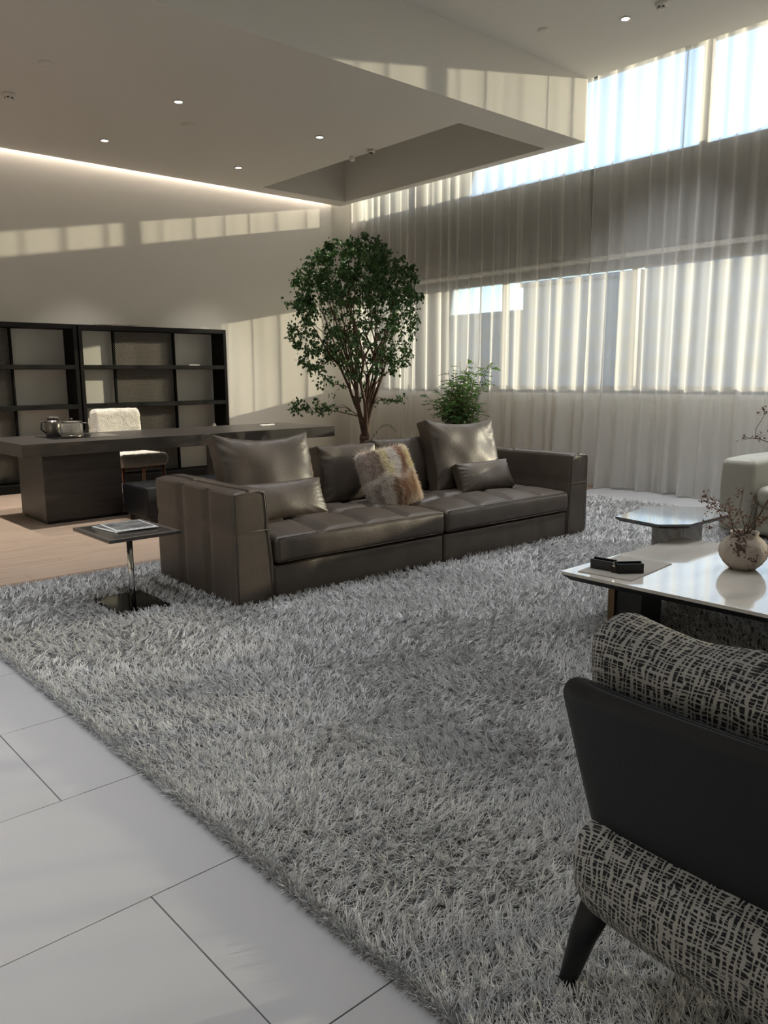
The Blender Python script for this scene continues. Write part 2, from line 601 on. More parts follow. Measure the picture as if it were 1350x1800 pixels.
# window wall with two long bands of glazing
Y0, Y1 = -8.6, 9.95
wr_ = struct('wall_right')
TH = 0.28
MB().box(WX, WX + TH, -9, WY + 0.05, -0.2, 1.125).build('parapet', M['wall'], wr_)
MB().box(WX, WX + TH, -9, WY + 0.05, 2.695, 3.69).build('spandrel', M['spandrel'], wr_)
MB().box(WX, WX + TH, -9, WY + 0.05, 4.86, ZT).build('lintel', M['wall'], wr_)
for a, b in ((-9, Y0), (Y1, WY + 0.05)):
    MB().box(WX, WX + TH, a, b, 1.125, 2.695).build('pier', M['wall'], wr_)
    MB().box(WX, WX + TH, a, b, 3.69, 4.86).build('pier', M['wall'], wr_)
MB().box(WX - 0.012, WX, -9, WY, 2.695, 2.75, 0.003).build('track_cover', M['framelite'], wr_)

def glazing(name, z0, z1, ys, fw, head):
    w = struct(name)
    xg = WX + 0.06
    MB().box(xg - 0.03, xg + 0.04, Y0, Y1, z0, z0 + 0.09, 0.004).build('bottom_rail', M['frame'], w)
    MB().box(xg - 0.03, xg + 0.04, Y0, Y1, z1 - head, z1, 0.004).build('head_rail', M['frame'], w)
    for yy in ys:
        MB().box(xg - 0.03, xg + 0.04, yy - fw / 2, yy + fw / 2, z0 + 0.06, z1 - head, 0.004).build('mullion', M['frame'], w)
    e = sorted([Y0] + list(ys) + [Y1])
    for a, b in zip(e[:-1], e[1:]):
        MB().box(xg, xg + 0.008, a, b, z0 + 0.05, z1 - head + 0.01).build('pane', M['pane'], w)
    return w
glazing('window_1', 1.125, 2.695, [9.05, 7.1, 5.15, 3.2, 1.25, -0.7, -2.65, -4.6, -6.55], 0.075, 0.12)
glazing('window_2', 3.69, 4.86, [8.53, 4.4, 0.25, -3.9], 0.09, 0.05)

# ceilings
ce = struct('ceiling')
MB().box(-4.2, WX + TH, -9.2, WY + 0.3, ZT, ZT + 0.2).build('roof_slab', M['ceil'], ce)
MB().box(-4, 8.24, -9, SF, ZU, ZT).build('upper_ceiling', M['ceil'], ce)
HX0, HX1, HY0, HY1 = 6.59, 8.075, 6.13, 9.90
SY1 = WY - 0.06
MB().box(-4, HX0, SF, SY1, ZS, ZT).build('lower_ceiling', M['ceil'], ce)
MB().box(HX0, 8.225, SF, HY0, ZS, ZT).build('recess_border', M['ceil'], ce)
MB().box(HX0, 8.225, HY1, SY1, ZS, ZT).build('recess_border', M['ceil'], ce)
MB().box(HX1, 8.225, HY0, HY1, ZS, ZT).build('recess_border', M['ceil'], ce)

cove = bpy.data.lights.new('cove_lamp', 'AREA')
cove.shape = 'RECTANGLE'; cove.size = 12.0; cove.size_y = 0.03
cove.energy = COVE_W; cove.color = (1.0, 0.86, 0.74)
co = bpy.data.objects.new('cove_lamp', cove)
co.location = (2.05, WY - 0.03, 4.20)
C.objects.link(co)

# outside ground
gr = MB().box(8.8, 160, -120, 120, -0.6, -0.3).build('ground', M['ground']); gr['kind'] = 'structure'

def building(x, y, w, d, h, rz, label, cols, rows):
    b = thing('apartment_building', label, 'building', (x, y, -0.3), rz)
    MB().box(-d / 2, d / 2, -w / 2, w / 2, 0, h, 0.15).build('facade', M['concrete'], b)
    MB().box(-d / 2 - 0.3, d / 2 + 0.3, -w / 2 - 0.3, w / 2 + 0.3, h, h + 0.6, 0.1).build('parapet', M['concrete'], b)
    sy = w / cols
    wm = None
    for i in range(cols):
        for j in range(rows):
            yy, zz = -w / 2 + (i + 0.5) * sy, 1.2 + (j + 0.5) * (h - 1.6) / rows
            if wm is None:
                o = MB().box(-0.12, 0.05, -sy * 0.3, sy * 0.3, -0.8, 0.8, 0.02).build('window', M['facadeglass'], b)
                wm = o.data
            else:
                o = bpy.data.objects.new('window', wm); link(o, b)
            o.location = (-d / 2, yy, zz)
building(92, 98, 60, 14, 9.6, 0.0, 'low grey building in the distance outside, behind the shrub', 14, 2)
building(92, 59, 17, 14, 13.0, 0.0, 'taller grey block outside, right of the shrub through the sheers', 4, 4)
building(92, 28, 44, 14, 14.5, 0.0, 'long grey block outside, behind the hexagonal table and the sheers', 12, 4)

# ================================================================== CURTAINS
def curtain(ya, yb, label, seed):
    n = int(abs(yb - ya) / 0.0125)
    ys = np.linspace(ya, yb, n + 1)
    zs = np.array([0.015, 0.05, 0.3, 0.7, 1.2, 1.7, 2.3, 2.9, 3.5, 4.1, 4.6, 5.03])
    r2 = np.random.default_rng(seed)
    ph = np.zeros(n + 1)
    # irregular pleats: each with its own width and depth
    knots, amps = [ya], []
    while knots[-1] < yb + 0.5:
        knots.append(knots[-1] + r2.uniform(0.13, 0.31)); amps.append(r2.uniform(0.35, 1.0))
    knots = np.array(knots); amps.append(0.8)
    idx = np.searchsorted(knots, ys, side='right') - 1
    fr = (ys - knots[idx]) / (knots[np.minimum(idx + 1, len(knots) - 1)] - knots[idx] + 1e-9)
    am = np.array(amps)[np.minimum(idx, len(amps) - 1)]
    w1 = np.exp(-np.abs((fr - 0.5) / 0.20) ** 2.2) * am
    w2 = 0.16 * np.sin(ys * 9.0 + 2 * np.sin(ys * 2.3 + seed)) + 0.13 * np.sin(ys * 27 + 3 * np.sin(ys * 4 + seed))
    V, F = [], []
    lean = np.array([noise.noise(Vector((yy * 1.3, seed, 0))) for yy in ys])
    for z in zs:
        k = 1 - z / 5.0
        amp = 0.095 + 0.09 * k ** 3
        sway = 0.05 * lean * k
        x = 8.365 - amp * (w1 + w2 * (0.6 + k)) - 0.05 * k
        yy = ys + sway
        low = 1 - min(max((z - 2.7) / 0.9, 0), 1)
        if ya > 5: yy = yy - 0.075 * low * np.exp(-(ys - ya) / 0.35)
        zz = np.full_like(ys, z) + (0.012 * np.sin(ys * 9) if z < 0.1 else 0)
        V += list(zip(x, yy, zz))
    m = n + 1
    for r in range(len(zs) - 1):
        for i in range(n):
            F.append([r * m + i, r * m + i + 1, (r + 1) * m + i + 1, (r + 1) * m + i])
    o = mesh_obj('sheer_curtain', V, F, M['sheer'], None, True)
    tag(o, label, 'curtain', 'floor length sheer curtains')
    return o
curtain(5.675, 10.12, 'pale sheer curtain panel behind the tree and the shrub, left of the gap', 3)
curtain(-8.8, 5.60, 'wide pale sheer curtain panel right of the gap, behind the hexagonal table', 11)

# ================================================================== CEILING FITTINGS
def downlight(x, y, z, label, power=1.0, tint=(1.0, 0.93, 0.84), cone=66, lamp=True):
    t = thing('downlight', label, 'ceiling light', (x, y, z), 0, 'round recessed downlights')
    MB().lathe([(0.046, 0.0), (0.052, -0.004), (0.050, -0.010), (0.040, -0.012), (0.037, -0.004)], 24).build('trim_ring', M['plastic'], t, True)
    MB().lathe([(0.0005, -0.0075), (0.036, -0.0075), (0.036, -0.0045), (0.0005, -0.0045)], 24).build('lens', M['lamp'], t)
    if lamp:
        l = bpy.data.lights.new('spot', 'SPOT')
        l.energy = SPOT_W * power; l.color = tint
        l.spot_size = math.radians(cone); l.spot_blend = 0.8; l.shadow_soft_size = 0.035
        o = bpy.data.objects.new('spot', l)
        o.location = (0, 0, -0.03)
        link(o, t)
    return t
downlight(4.01, 7.44, ZS, 'small lit downlight in the lower ceiling, nearest the top of the photo', 2.2, cone=72)
downlight(3.98, 9.13, ZS, 'small lit downlight in the lower ceiling, furthest left, above the bookcase', 2.6, cone=72)
downlight(5.75, 7.47, ZS, 'small lit downlight in the lower ceiling, nearest the recess', 2.2, cone=72)
downlight(5.75, 9.18, ZS, 'small lit downlight in the lower ceiling, close to the back wall and recess', 2.2, cone=72)
COOL = (0.95, 0.97, 1.0)
downlight(7.17, 4.535, ZU, 'lit downlight in the upper ceiling beside the smoke detector', 3.2, COOL, 90)
downlight(2.22, 7.44, ZS, 'downlight in the lower ceiling beyond the left edge, nearer row', 4.5, cone=72)
downlight(2.22, 9.15, ZS, 'downlight in the lower ceiling beyond the left edge, further row', 4.5, cone=72)
for i_, x_ in enumerate((-2.62, -0.66, 1.30, 3.26, 5.22)):
    for j_, y_ in enumerate((4.535, 2.30)):  # far row inferred from a shadow; near row added, unseen, as fill
        downlight(x_, y_, ZU, 'unseen downlight in the upper ceiling above the frame, one of an assumed grid', 0.6 if (x_ > 1 and x_ < 4 and y_ < 3) else (1.9 if x_ < 0 else 1.6), COOL, 90)
for j_, y_ in enumerate((2.30, 0.07)):  # unseen lamps added along the window to lighten the curtain
    downlight(7.17, y_, ZU, 'unseen downlight in the upper ceiling above the frame, one of an assumed grid', 3.2, COOL, 90)

def detector(x, y, z, label):
    t = thing('smoke_detector', label, 'smoke detector', (x, y, z))
    MB().lathe([(0.058, 0), (0.058, -0.016), (0.050, -0.03), (0.036, -0.036), (0.036, -0.05), (0.028, -0.056)], 24).build('housing', M['plastic'], t, True)
    for k in range(6):
        a = k * PI / 3
        MB().box(-0.010, 0.010, -0.003, 0.003, -0.049, -0.037).build('vent_slot', M['darkhole'], t, loc=(0.0355 * math.cos(a), 0.0355 * math.sin(a), 0), rot=(0, 0, a + PI / 2))
detector(2.70, 8.27, ZS, 'white smoke detector on the lower ceiling at the left edge')
detector(7.14, 4.15, ZU, 'grey smoke detector on the upper ceiling beside the lit downlight')
def disc(x, y, z, r, label):
    t = thing('ceiling_disc', label, 'ceiling disc', (x, y, z))
    MB().lathe([(r, 0), (r, -0.006), (r * 0.9, -0.012), (r * 0.3, -0.013)], 28).build('cover', M['plastic'], t, True)
    MB().lathe([(r + 0.006, 0), (r + 0.006, -0.003), (r, -0.003)], 28).build('rim', M['plastic'], t, True)
disc(2.71, 7.30, ZS, 0.055, 'flat white disc on the lower ceiling above the smoke detector at left')
disc(4.43, 8.03, ZS, 0.075, 'flat pale disc on the lower ceiling between the lit downlights')
disc(6.79, 5.20, ZU, 0.055, 'flat white disc on the upper ceiling near the soffit edge')
t = thing('motion_sensor', 'small white cylinder on the edge of the ceiling recess', 'sensor', (6.545, 7.86, ZS))
MB().lathe([(0.032, 0), (0.032, -0.045), (0.026, -0.052)], 20).build('barrel', M['plastic'], t, True)
MB().lathe([(0.038, 0.0), (0.038, -0.006), (0.032, -0.007)], 20).build('flange', M['plastic'], t, True)
t = thing('security_camera', 'white ringed dark round eye on the edge of the ceiling recess', 'camera', (6.535, 7.50, ZS))
MB().lathe([(0.03, 0), (0.045, -0.012), (0.045, -0.03), (0.034, -0.034)], 24).build('ring', M['plastic'], t, True)
MB().lathe([(0.033, -0.030), (0.030, -0.038), (0.015, -0.044), (0.002, -0.046)], 24).build('lens', M['darkhole'], t, True)

# ================================================================== RUG
RX0, RX1, RY0, RY1 = 1.065, 7.50, -1.3, 5.30
rug = thing('shag_rug', 'large grey shaggy rug under the sofa and the tables', 'rug', (0, 0, 0))
MB().box(RX0, RX1, RY0, RY1, 0.0005, 0.012, 0.004).build('backing', M['rugback'], rug)
def pile():
    cells = []
    xs = rng.uniform(RX0, RX1, 520000); ys = rng.uniform(RY0, RY1, 520000)
    fx, fy = math.sin(yaw), math.cos(yaw)
    dep = xs * fx + ys * fy
    lat = xs * math.cos(yaw) - ys * math.sin(yaw)
    dist = np.hypot(xs, ys)
    base = 520000 / ((RX1 - RX0) * (RY1 - RY0))
    want = 12500 * (2.3 / np.maximum(dist, 1.6)) ** 1.15
    seen = (np.abs(lat) < 0.52 * dep + 0.55) & (dep > 0.7)
    want = np.where(seen, want, 1600)
    keep = rng.uniform(0, 1, len(xs)) < want / base
    # closer than the base density allows, add more
    def excl(x, y):
        c, s = math.cos(-0.03), math.sin(-0.03)
        lx = (x - 2.332) * c + (y - 3.91) * s; ly = -(x - 2.332) * s + (y - 3.91) * c
        sofa = (lx > 0.07) & (lx < 3.32) & (ly > 0.06) & (ly < 1.0)
        plate = (x > 1.765) & (x < 2.075) & (y > 4.235) & (y < 4.655)
        return sofa | plate
    keep &= ~excl(xs, ys)
    xs, ys, dist = xs[keep], ys[keep], dist[keep]
    return xs, ys, dist
xs, ys, dist = pile()
ex = rng.uniform(RX0, 2.9, 42000); ey = rng.uniform(0.0, 2.4, 42000)
k = (np.hypot(ex, ey) < 3.0)
xs = np.concatenate([xs, ex[k]]); ys = np.concatenate([ys, ey[k]]); dist = np.concatenate([dist, np.hypot(ex, ey)[k]])
n = len(xs)
# tufts: snap strands towards shared tuft centres, lean with a slowly turning field
cell = 0.0135 * np.maximum(dist / 2.6, 1.0) ** 0.5
cx = np.floor(xs / cell); cy = np.floor(ys / cell)
hh = np.sin(cx * 127.1 + cy * 311.7) * 43758.5453; hh = hh - np.floor(hh)
h2 = np.sin(cx * 269.5 + cy * 183.3) * 24634.634; h2 = h2 - np.floor(h2)
ctx = (cx + 0.2 + 0.6 * hh) * cell; cty = (cy + 0.2 + 0.6 * h2) * cell
px_ = np.clip(xs * 0.35 + ctx * 0.65, RX0, RX1); py_ = np.clip(ys * 0.35 + cty * 0.65, RY0, RY1)
fld = 1.6 * np.sin(xs * 2.3 + 1.1 * np.sin(ys * 1.7)) + 1.5 * np.sin(ys * 2.9 - xs * 1.1 + 1.0) + 0.9 * np.sin(xs * 7.1 + ys * 5.3)
az = fld + (hh - 0.5) * 3.6 + rng.normal(0, 0.28, n)
lean = np.clip(0.90 + (h2 - 0.5) * 0.95 + rng.normal(0, 0.14, n), 0.25, 1.4)
dirs = np.c_[np.cos(az) * np.sin(lean), np.sin(az) * np.sin(lean), np.cos(lean)]
roots = np.c_[px_, py_, np.full(n, 0.008)]
lng = rng.uniform(0.034, 0.05, n)
rad = 0.00125 * np.maximum(dist / 2.3, 0.9) ** 0.75
tone = 0.62 + 0.28 * (hh - 0.5) + rng.normal(0, 0.06, n)
tone = np.clip(tone, 0.24, 0.85)
tint = np.c_[tone * 0.985, tone * 0.99, tone]
ne = 16000
ey_ = np.concatenate([rng.uniform(0.3, RY1, ne), np.full(7000, RY1)]); ex_ = np.concatenate([np.full(ne, RX0), rng.uniform(RX0, 4.5, 7000)])
ea = np.concatenate([np.full(ne, PI), np.full(7000, PI / 2)]) + rng.normal(0, 0.7, ne + 7000)
el = rng.uniform(0.3, 1.25, ne + 7000)
dirs = np.vstack([dirs, np.c_[np.cos(ea) * np.sin(el), np.sin(ea) * np.sin(el), np.cos(el)]])
inx = np.concatenate([rng.uniform(0, 0.03, ne), np.zeros(7000)]); iny = np.concatenate([np.zeros(ne), rng.uniform(0, 0.03, 7000)])
roots = np.vstack([roots, np.c_[ex_ + inx, ey_ - iny, np.full(ne + 7000, 0.008)]])
lng = np.concatenate([lng, rng.uniform(0.022, 0.036, ne + 7000)])
rad = np.concatenate([rad, 0.00125 * np.maximum(np.hypot(ex_, ey_) / 2.3, 0.9) ** 0.75])
te = np.clip(rng.normal(0.5, 0.1, ne + 7000), .2, .8)
tint = np.vstack([tint, np.c_[te * .985, te * .99, te]])
po = hair('pile', roots, dirs, lng, rad, tint, M['pile'], rug, curl=0.3)
po['kind'] = 'stuff'

# ================================================================== LEATHER SOFA
SO = (2.332, 3.91, 0.0)
SR = -0.03
sofa = thing('leather_sofa', 'long dark brown leather sofa with tufted seats on the grey rug', 'sofa', SO, SR)
Z0 = 0.012
ARM_H, SL, SD = 0.70, 3.385, 1.06
def arm(x0, x1, outer):
    w = x1 - x0
    V, F, D = soft_box(w, SD, ARM_H - Z0, 0.022, (5, 26, 18), 3)
    c = np.array([(x0 + x1) / 2, SD / 2, (ARM_H + Z0) / 2])
    P = V + c
    zz = P[:, 2]; yy = P[:, 1]
    so = seam(yy, [0.33, 0.69], 0.022); sz = seam(zz, [0.46], 0.018)
    side = (np.abs(D[:, 0]) > 0.7)
    outf = side & (np.sign(D[:, 0]) == outer)
    puff = 0.010 * (1 - np.maximum(so, sz * 0.7)) - 0.006 * np.maximum(so, sz)
    P[:, 0] += np.where(outf, outer * (puff - 0.01), 0)
    inn = side & (np.sign(D[:, 0]) == -outer)
    P[:, 0] += np.where(inn, -outer * (0.006 * (1 - np.maximum(so, sz)) - 0.006), 0)
    fr = (D[:, 1] < -0.7)
    P[:, 1] += np.where(fr, 0.003 * sz, 0)
    # the inner face of the arm leans outward towards the top
    tpr = np.clip((zz - 0.05) / 0.65, 0, 1)
    P[:, 0] += np.where(P[:, 0] * -outer > c[0] * -outer, outer * 0.045 * tpr ** 1.6, 0)
    top = D[:, 2] > 0.5
    P[:, 2] += np.where(top, 0.012 * np.cos((P[:, 0] - c[0]) / w * PI) - 0.008 * seam(yy, [0.69], 0.02) + 0.006 * nz(P, 3.0, 2.0), 0)
    P[:, 2] += np.where(top, -0.01, 0)
    return mesh_obj('arm', P, F, M['leather'], sofa, True)
a1 = arm(0.0, 0.262, -1)
a2 = arm(3.122, 3.385, 1)
def seam_tube(pts, r, parent, name='piping', m=None):
    return MB().tube(pts, r, 6).build(name, m or M['leather'], parent, True)
seam_tube([(0.012, -0.004, 0.05), (0.012, -0.004, 0.66), (0.022, -0.005, 0.683), (0.16, -0.004, 0.692), (0.20, -0.004, 0.682), (0.214, -0.005, 0.66), (0.222, -0.005, 0.5), (0.245, -0.005, 0.25), (0.256, -0.004, 0.05)], 0.0035, a1)
seam_tube([(0.015, -0.003, 0.46), (0.236, -0.003, 0.458)], 0.0022, a1, 'stitch_line', M['thread'])
seam_tube([(3.372, -0.004, 0.05), (3.372, -0.004, 0.66), (3.362, -0.005, 0.683), (3.23, -0.004, 0.692), (3.19, -0.004, 0.682), (3.172, -0.005, 0.66), (3.163, -0.005, 0.5), (3.14, -0.005, 0.25), (3.128, -0.004, 0.05)], 0.0035, a2)
seam_tube([(3.37, -0.003, 0.46), (3.15, -0.003, 0.458)], 0.0022, a2, 'stitch_line', M['thread'])

def base(x0, x1, seams):
    V, F, D = soft_box(x1 - x0, 0.95, 0.225 - Z0, 0.018, (30, 4, 5), 2)
    P = V + np.array([(x0 + x1) / 2, 0.012 + 0.475, (0.225 + Z0) / 2])
    s = seam(P[:, 0], seams, 0.014)
    P[:, 1] += np.where(D[:, 1] < -0.5, 0.007 * s - 0.004 * (1 - s), 0)
    mesh_obj('base', P, F, M['leather'], sofa, True)
base(0.262, 1.690, [0.60, 0.96, 1.32])
base(1.700, 3.122, [2.06, 2.42, 2.78])

def seat(x0, x1, sx, seed):
    w, d, h = x1 - x0, 0.86, 0.165
    V, F, D = soft_box(w, d, h, 0.035, (44, 30, 4), 4)
    P = V + np.array([(x0 + x1) / 2, -0.012 + d / 2, 0.236 + h / 2])
    top = np.clip(D[:, 2], 0, 1)
    yy = P[:, 1]; xx = P[:, 0]
    u = (xx - (x0 + x1) / 2) / (w / 2); v = (yy - (-0.012 + d / 2)) / (d / 2)
    crown = 0.05 * (1 - np.abs(u) ** 3) * (1 - np.abs(v) ** 2.5)
    s1 = seam(xx, sx, 0.026) * np.clip((yy + 0.02) / 0.10, 0, 1)
    s2 = seam(yy, [0.36, 0.64], 0.026)
    sx_ = np.maximum(s1, s2 * 0.85)
    P[:, 2] += top * (crown * 0.9 - 0.046 * sx_ + 0.010 * nz(P, 4.5, seed))
    fr = np.clip(-D[:, 1], 0, 1)
    P[:, 1] -= fr * 0.012 * (1 - ((P[:, 2] - 0.315) / 0.09) ** 2).clip(0, 1)
    P[:, 1] += fr * 0.006 * nz(P, 6, seed + 1)
    o = mesh_obj('seat_cushion', P, F, M['leather'], sofa, True)
    seam_tube([(x0 + 0.02, -0.012, 0.390), (x0 + 0.06, -0.016, 0.395), ((x0 + x1) / 2, -0.016, 0.398), (x1 - 0.06, -0.016, 0.395), (x1 - 0.02, -0.012, 0.390)], 0.004, o)
    seam_tube([(x0 + 0.02, -0.010, 0.246), ((x0 + x1) / 2, -0.014, 0.246), (x1 - 0.02, -0.010, 0.246)], 0.0035, o)
seat(0.266, 1.688, [0.62, 0.98, 1.34], 1.3)
seat(1.702, 3.118, [2.06, 2.42, 2.78], 4.1)
# low back
def lowback(x0, x1):
    V, F, D = soft_box(x1 - x0, 0.13, 0.55 - Z0, 0.03, (16, 3, 10), 3)
    P = V + np.array([(x0 + x1) / 2, SD - 0.065, (0.55 + Z0) / 2])
    P[:, 2] += np.clip(D[:, 2], 0, 1) * 0.008 * np.cos(P[:, 0] * 8)
    mesh_obj('back_frame', P, F, M['leather'], sofa, True)
lowback(0.262, 1.692)
lowback(1.698, 3.122)
for x, yy in ((0.06, 0.06), (3.32, 0.06), (0.06, 1.0), (3.32, 1.0)):
    MB().box(x - 0.025, x + 0.025, yy - 0.025, yy + 0.025, 0.0125, 0.03, 0.004).build('foot', M['black'], sofa)

cs, sn = math.cos(SR), math.sin(SR)
def sofa_pt(x, y, z):
    return (SO[0] + x * cs - y * sn, SO[1] + x * sn + y * cs, z)

def leather_pillow(name, cat, label, group, w, h, t, loc, tilt, rz, ry=0.0, seed=1.0, pipe=True, **kw):
    th = thing(name, label, cat, loc, SR + rz, group)
    X, F, D = pillow(w, h, t, seed=seed, **kw)
    R_ = rot_m(tilt, ry, 0)
    bot = X[:, 2].min()
    X = (X - np.array([0, 0, -h / 2])) @ R_.T
    mesh_obj('cover', X, F, M['leather'], th, True)
    if pipe:
        for sgn in (-1, 1):
            pts = []
            pin = kw.get('pinch', 0.05); ed = kw.get('edge', 0.25)
            for q in np.linspace(0, 4, 49)[:-1]:
                s_, f_ = int(q), q - int(q)
                f2 = f_ * 2 - 1
                u, v = [(f2, 1), (1, -f2), (-f2, -1), (-1, f2)][s_]
                p = np.array([w / 2 * 0.985 * u * (1 - pin * (1 - v * v)), sgn * t / 2 * ed * 0.9, h / 2 * 0.985 * v * (1 - pin * (1 - u * u)) + h / 2])
                if v == 1: p[2] -= kw.get('sag', 0) * (1 - u * u)
                pts.append(R_ @ p)
            pts.append(pts[0])
            MB().tube(pts, 0.0035, 5, False).build('piping', M['leather'], th, True)
    return th

SEATZ = 0.405
leather_pillow('back_cushion', 'cushion', 'tall brown leather back cushion at the left end of the sofa', 'sofa back cushions', 0.76, 0.55, 0.24,
               sofa_pt(0.655, 0.64, SEATZ + 0.03), -0.32, 0.0, 0.02, 2.0, pinch=0.07, edge=0.42, wr=0.024, sag=0.035)
leather_pillow('back_cushion', 'cushion', 'low brown leather back cushion left of the fur cushion', 'sofa back cushions', 0.58, 0.44, 0.20,
               sofa_pt(1.46, 0.79, SEATZ), -0.20, 0.0, 0.0, 5.0, pinch=0.04, edge=0.5, wr=0.018)
leather_pillow('back_cushion', 'cushion', 'low brown leather back cushion right of the fur cushion', 'sofa back cushions', 0.62, 0.46, 0.20,
               sofa_pt(2.01, 0.79, SEATZ), -0.20, 0.0, 0.0, 8.0, pinch=0.04, edge=0.5, wr=0.018)
leather_pillow('back_cushion', 'cushion', 'tall brown leather back cushion at the right end, in the sun', 'sofa back cushions', 0.80, 0.60, 0.24,
               sofa_pt(2.56, 0.60, SEATZ), -0.30, 0.0, 0.03, 3.3, pinch=0.07, edge=0.42, wr=0.024, sag=0.025)
leather_pillow('lumbar_cushion', 'cushion', 'small brown leather lumbar cushion against the left arm', 'sofa lumbar cushions', 0.70, 0.27, 0.17,
               sofa_pt(0.62, 0.43, SEATZ), -0.42, 0.0, 0.0, 6.2, pinch=0.05, edge=0.36, wr=0.020, pipe=False)
leather_pillow('lumbar_cushion', 'cushion', 'small brown leather lumbar cushion at the right end of the sofa', 'sofa lumbar cushions', 0.62, 0.25, 0.17,
               sofa_pt(2.58, 0.40, SEATZ + 0.01), -0.42, 0.0, 0.0, 9.4, pinch=0.05, edge=0.36, wr=0.020, pipe=False)

# fur cushion
fc = thing('fur_cushion', 'square patchwork fur cushion in cream and tan on the leather sofa', 'cushion', sofa_pt(1.63, 0.44, SEATZ - 0.005), SR - 0.02)
X, F, D = pillow(0.44, 0.44, 0.17, seed=7.7, pinch=0.03, edge=0.25, wr=0.012)
R_ = rot_m(-0.38, -0.10, 0)
Xl = X.copy()
X = (X + np.array([0, 0, 0.22])) @ R_.T
mesh_obj('cover', X, F, M['furskin'], fc, True)
def fur():
    tri = []
    for f in F:
        tri.append((f[0], f[1], f[2])); tri.append((f[0], f[2], f[3]))
    T = np.array(tri)
    A = X[T[:, 0]]; B = X[T[:, 1]]; Cc = X[T[:, 2]]
    cr = np.cross(B - A, Cc - A); ar = np.linalg.norm(cr, axis=1)
    pick = rng.choice(len(T), 34000, p=ar / ar.sum())
    r1 = np.sqrt(rng.uniform(0, 1, len(pick))); r2 = rng.uniform(0, 1, len(pick))
    w = np.c_[1 - r1, r1 * (1 - r2), r1 * r2]
    P = (w[:, :, None] * X[T[pick]]).sum(1); L_ = (w[:, :, None] * Xl[T[pick]]).sum(1)
    N_ = cr[pick] / (ar[pick][:, None] + 1e-12)
    u, v = L_[:, 0] / 0.22, L_[:, 2] / 0.22
    jt = nz(np.c_[u, v, np.zeros(len(u))], 2.2, 3.0)
    j2 = nz(np.c_[u, v, np.ones(len(u))], 2.6, 9.0)
    u = u + 0.22 * jt + rng.normal(0, .03, len(u)); v = v + 0.2 * j2 + rng.normal(0, .03, len(v))
    rl = v + 0.07 * np.sin(u * 5) - 0.02
    row = (rl > 0.0).astype(int)
    uu = (u + 1) * 2.75 + 0.10 * np.sin(v * 9 + row) + row * 0.5 - v * 0.25
    col = np.clip(np.floor(uu).astype(int), 0, 6)
    pal = np.array([[lin(c) for c in ((.62, .56, .52), (.80, .77, .73), (.58, .48, .40), (.66, .51, .40), (.74, .62, .48), (.90, .80, .64), (.88, .82, .74))],
                    [lin(c) for c in ((.66, .58, .54), (.62, .55, .50), (.90, .86, .72), (.90, .88, .86), (.68, .53, .43), (.90, .84, .66), (.64, .46, .36))]])
    base = pal[row, col]
    white = np.array(lin((.93, .90, .86)))
    fr = uu - col
    streak = np.sin(uu * 24 + 2 * np.sin(v * 7)) * 0.5 + 0.5
    base = base * (0.78 + 0.22 * streak)[:, None]
    gap = np.clip(np.exp(-((fr - 0.02) / 0.10) ** 2), 0, 1)[:, None]
    base = base * (1 - 0.6 * gap) + white * 0.6 * gap
    near = np.exp(-(rl / 0.09) ** 2) + np.exp(-((v + 1) / 0.14) ** 2) * 0.8 + np.exp(-((v - 1) / 0.10) ** 2) * 0.6 + np.exp(-((np.abs(u) - 1) / 0.10) ** 2) * 0.6
    near = np.clip(near, 0, 1)[:, None] * rng.uniform(.5, 1, (len(u), 1))
    base = base * (1 - near) + white * near
    base = np.clip(base * rng.uniform(0.8, 1.12, len(base))[:, None], 0, 0.95)
    down = (R_ @ np.array([0.15, 0, -1.0]))
    d = N_ * 0.55 + down[None, :] * 0.8 + rng.normal(0, 0.22, N_.shape)
    d /= np.linalg.norm(d, axis=1)[:, None]
    h = hair('fur', P, d, rng.uniform(0.02, 0.042, len(P)), np.full(len(P), 0.0008), base, M['fur'], fc, curl=0.3)
    h['kind'] = 'stuff'
fur()

# ================================================================== SIDE TABLE
st = thing('side_table', 'small dark square side table with chrome stem left of the sofa', 'side table', (1.95, 4.45, 0))
TZ = 0.452
MB().box(-0.215, 0.225, -0.19, 0.355, TZ - 0.018, TZ, 0.003).build('tabletop', M['tabledark'], st)
bd = 0.030
fr_ = MB()
fr_.box(-0.215, 0.225, -0.19, -0.19 + bd, TZ, TZ + 0.0015); fr_.box(-0.215, 0.225, 0.355 - bd, 0.355, TZ, TZ + 0.0015)
fr_.box(-0.215, -0.215 + bd, -0.19 + bd, 0.355 - bd, TZ, TZ + 0.0015); fr_.box(0.225 - bd, 0.225, -0.19 + bd, 0.355 - bd, TZ, TZ + 0.0015)
fr_.build('border', M['tableborder'], st)
MB().lathe([(0.017, 0.027), (0.017, TZ - 0.018)], 24, -0.075, -0.135).build('stem', M['chrome'], st, True)
MB().box(-0.18, 0.12, -0.21, 0.20, 0.0125, 0.028, 0.003).build('base_plate', M['blackgloss'], st)
def magazine(x, y, z, w, d, rz, label):
    m_ = thing('magazine', label, 'magazine', (x, y, z), rz)
    MB().box(-w / 2, w / 2, -d / 2, d / 2, 0, 0.005, 0.001).build('pages', M['paper'], m_)
    MB().box(-w / 2 + 0.012, w / 2 - 0.012, -d / 2 + 0.035, d / 2 - 0.012, 0.005, 0.0056).build('cover_picture', M['photo'], m_)
    for k in range(6):
        MB().box(-w / 2 + 0.02 + k * 0.035, -w / 2 + 0.043 + k * 0.035, -d / 2 + 0.012, -d / 2 + 0.02, 0.005, 0.0055).build('print_block', M['photo'], m_)
magazine(1.965, 4.60, TZ + 0.0018, 0.25, 0.30, 0.10, 'white bordered magazine lying underneath on the small side table')
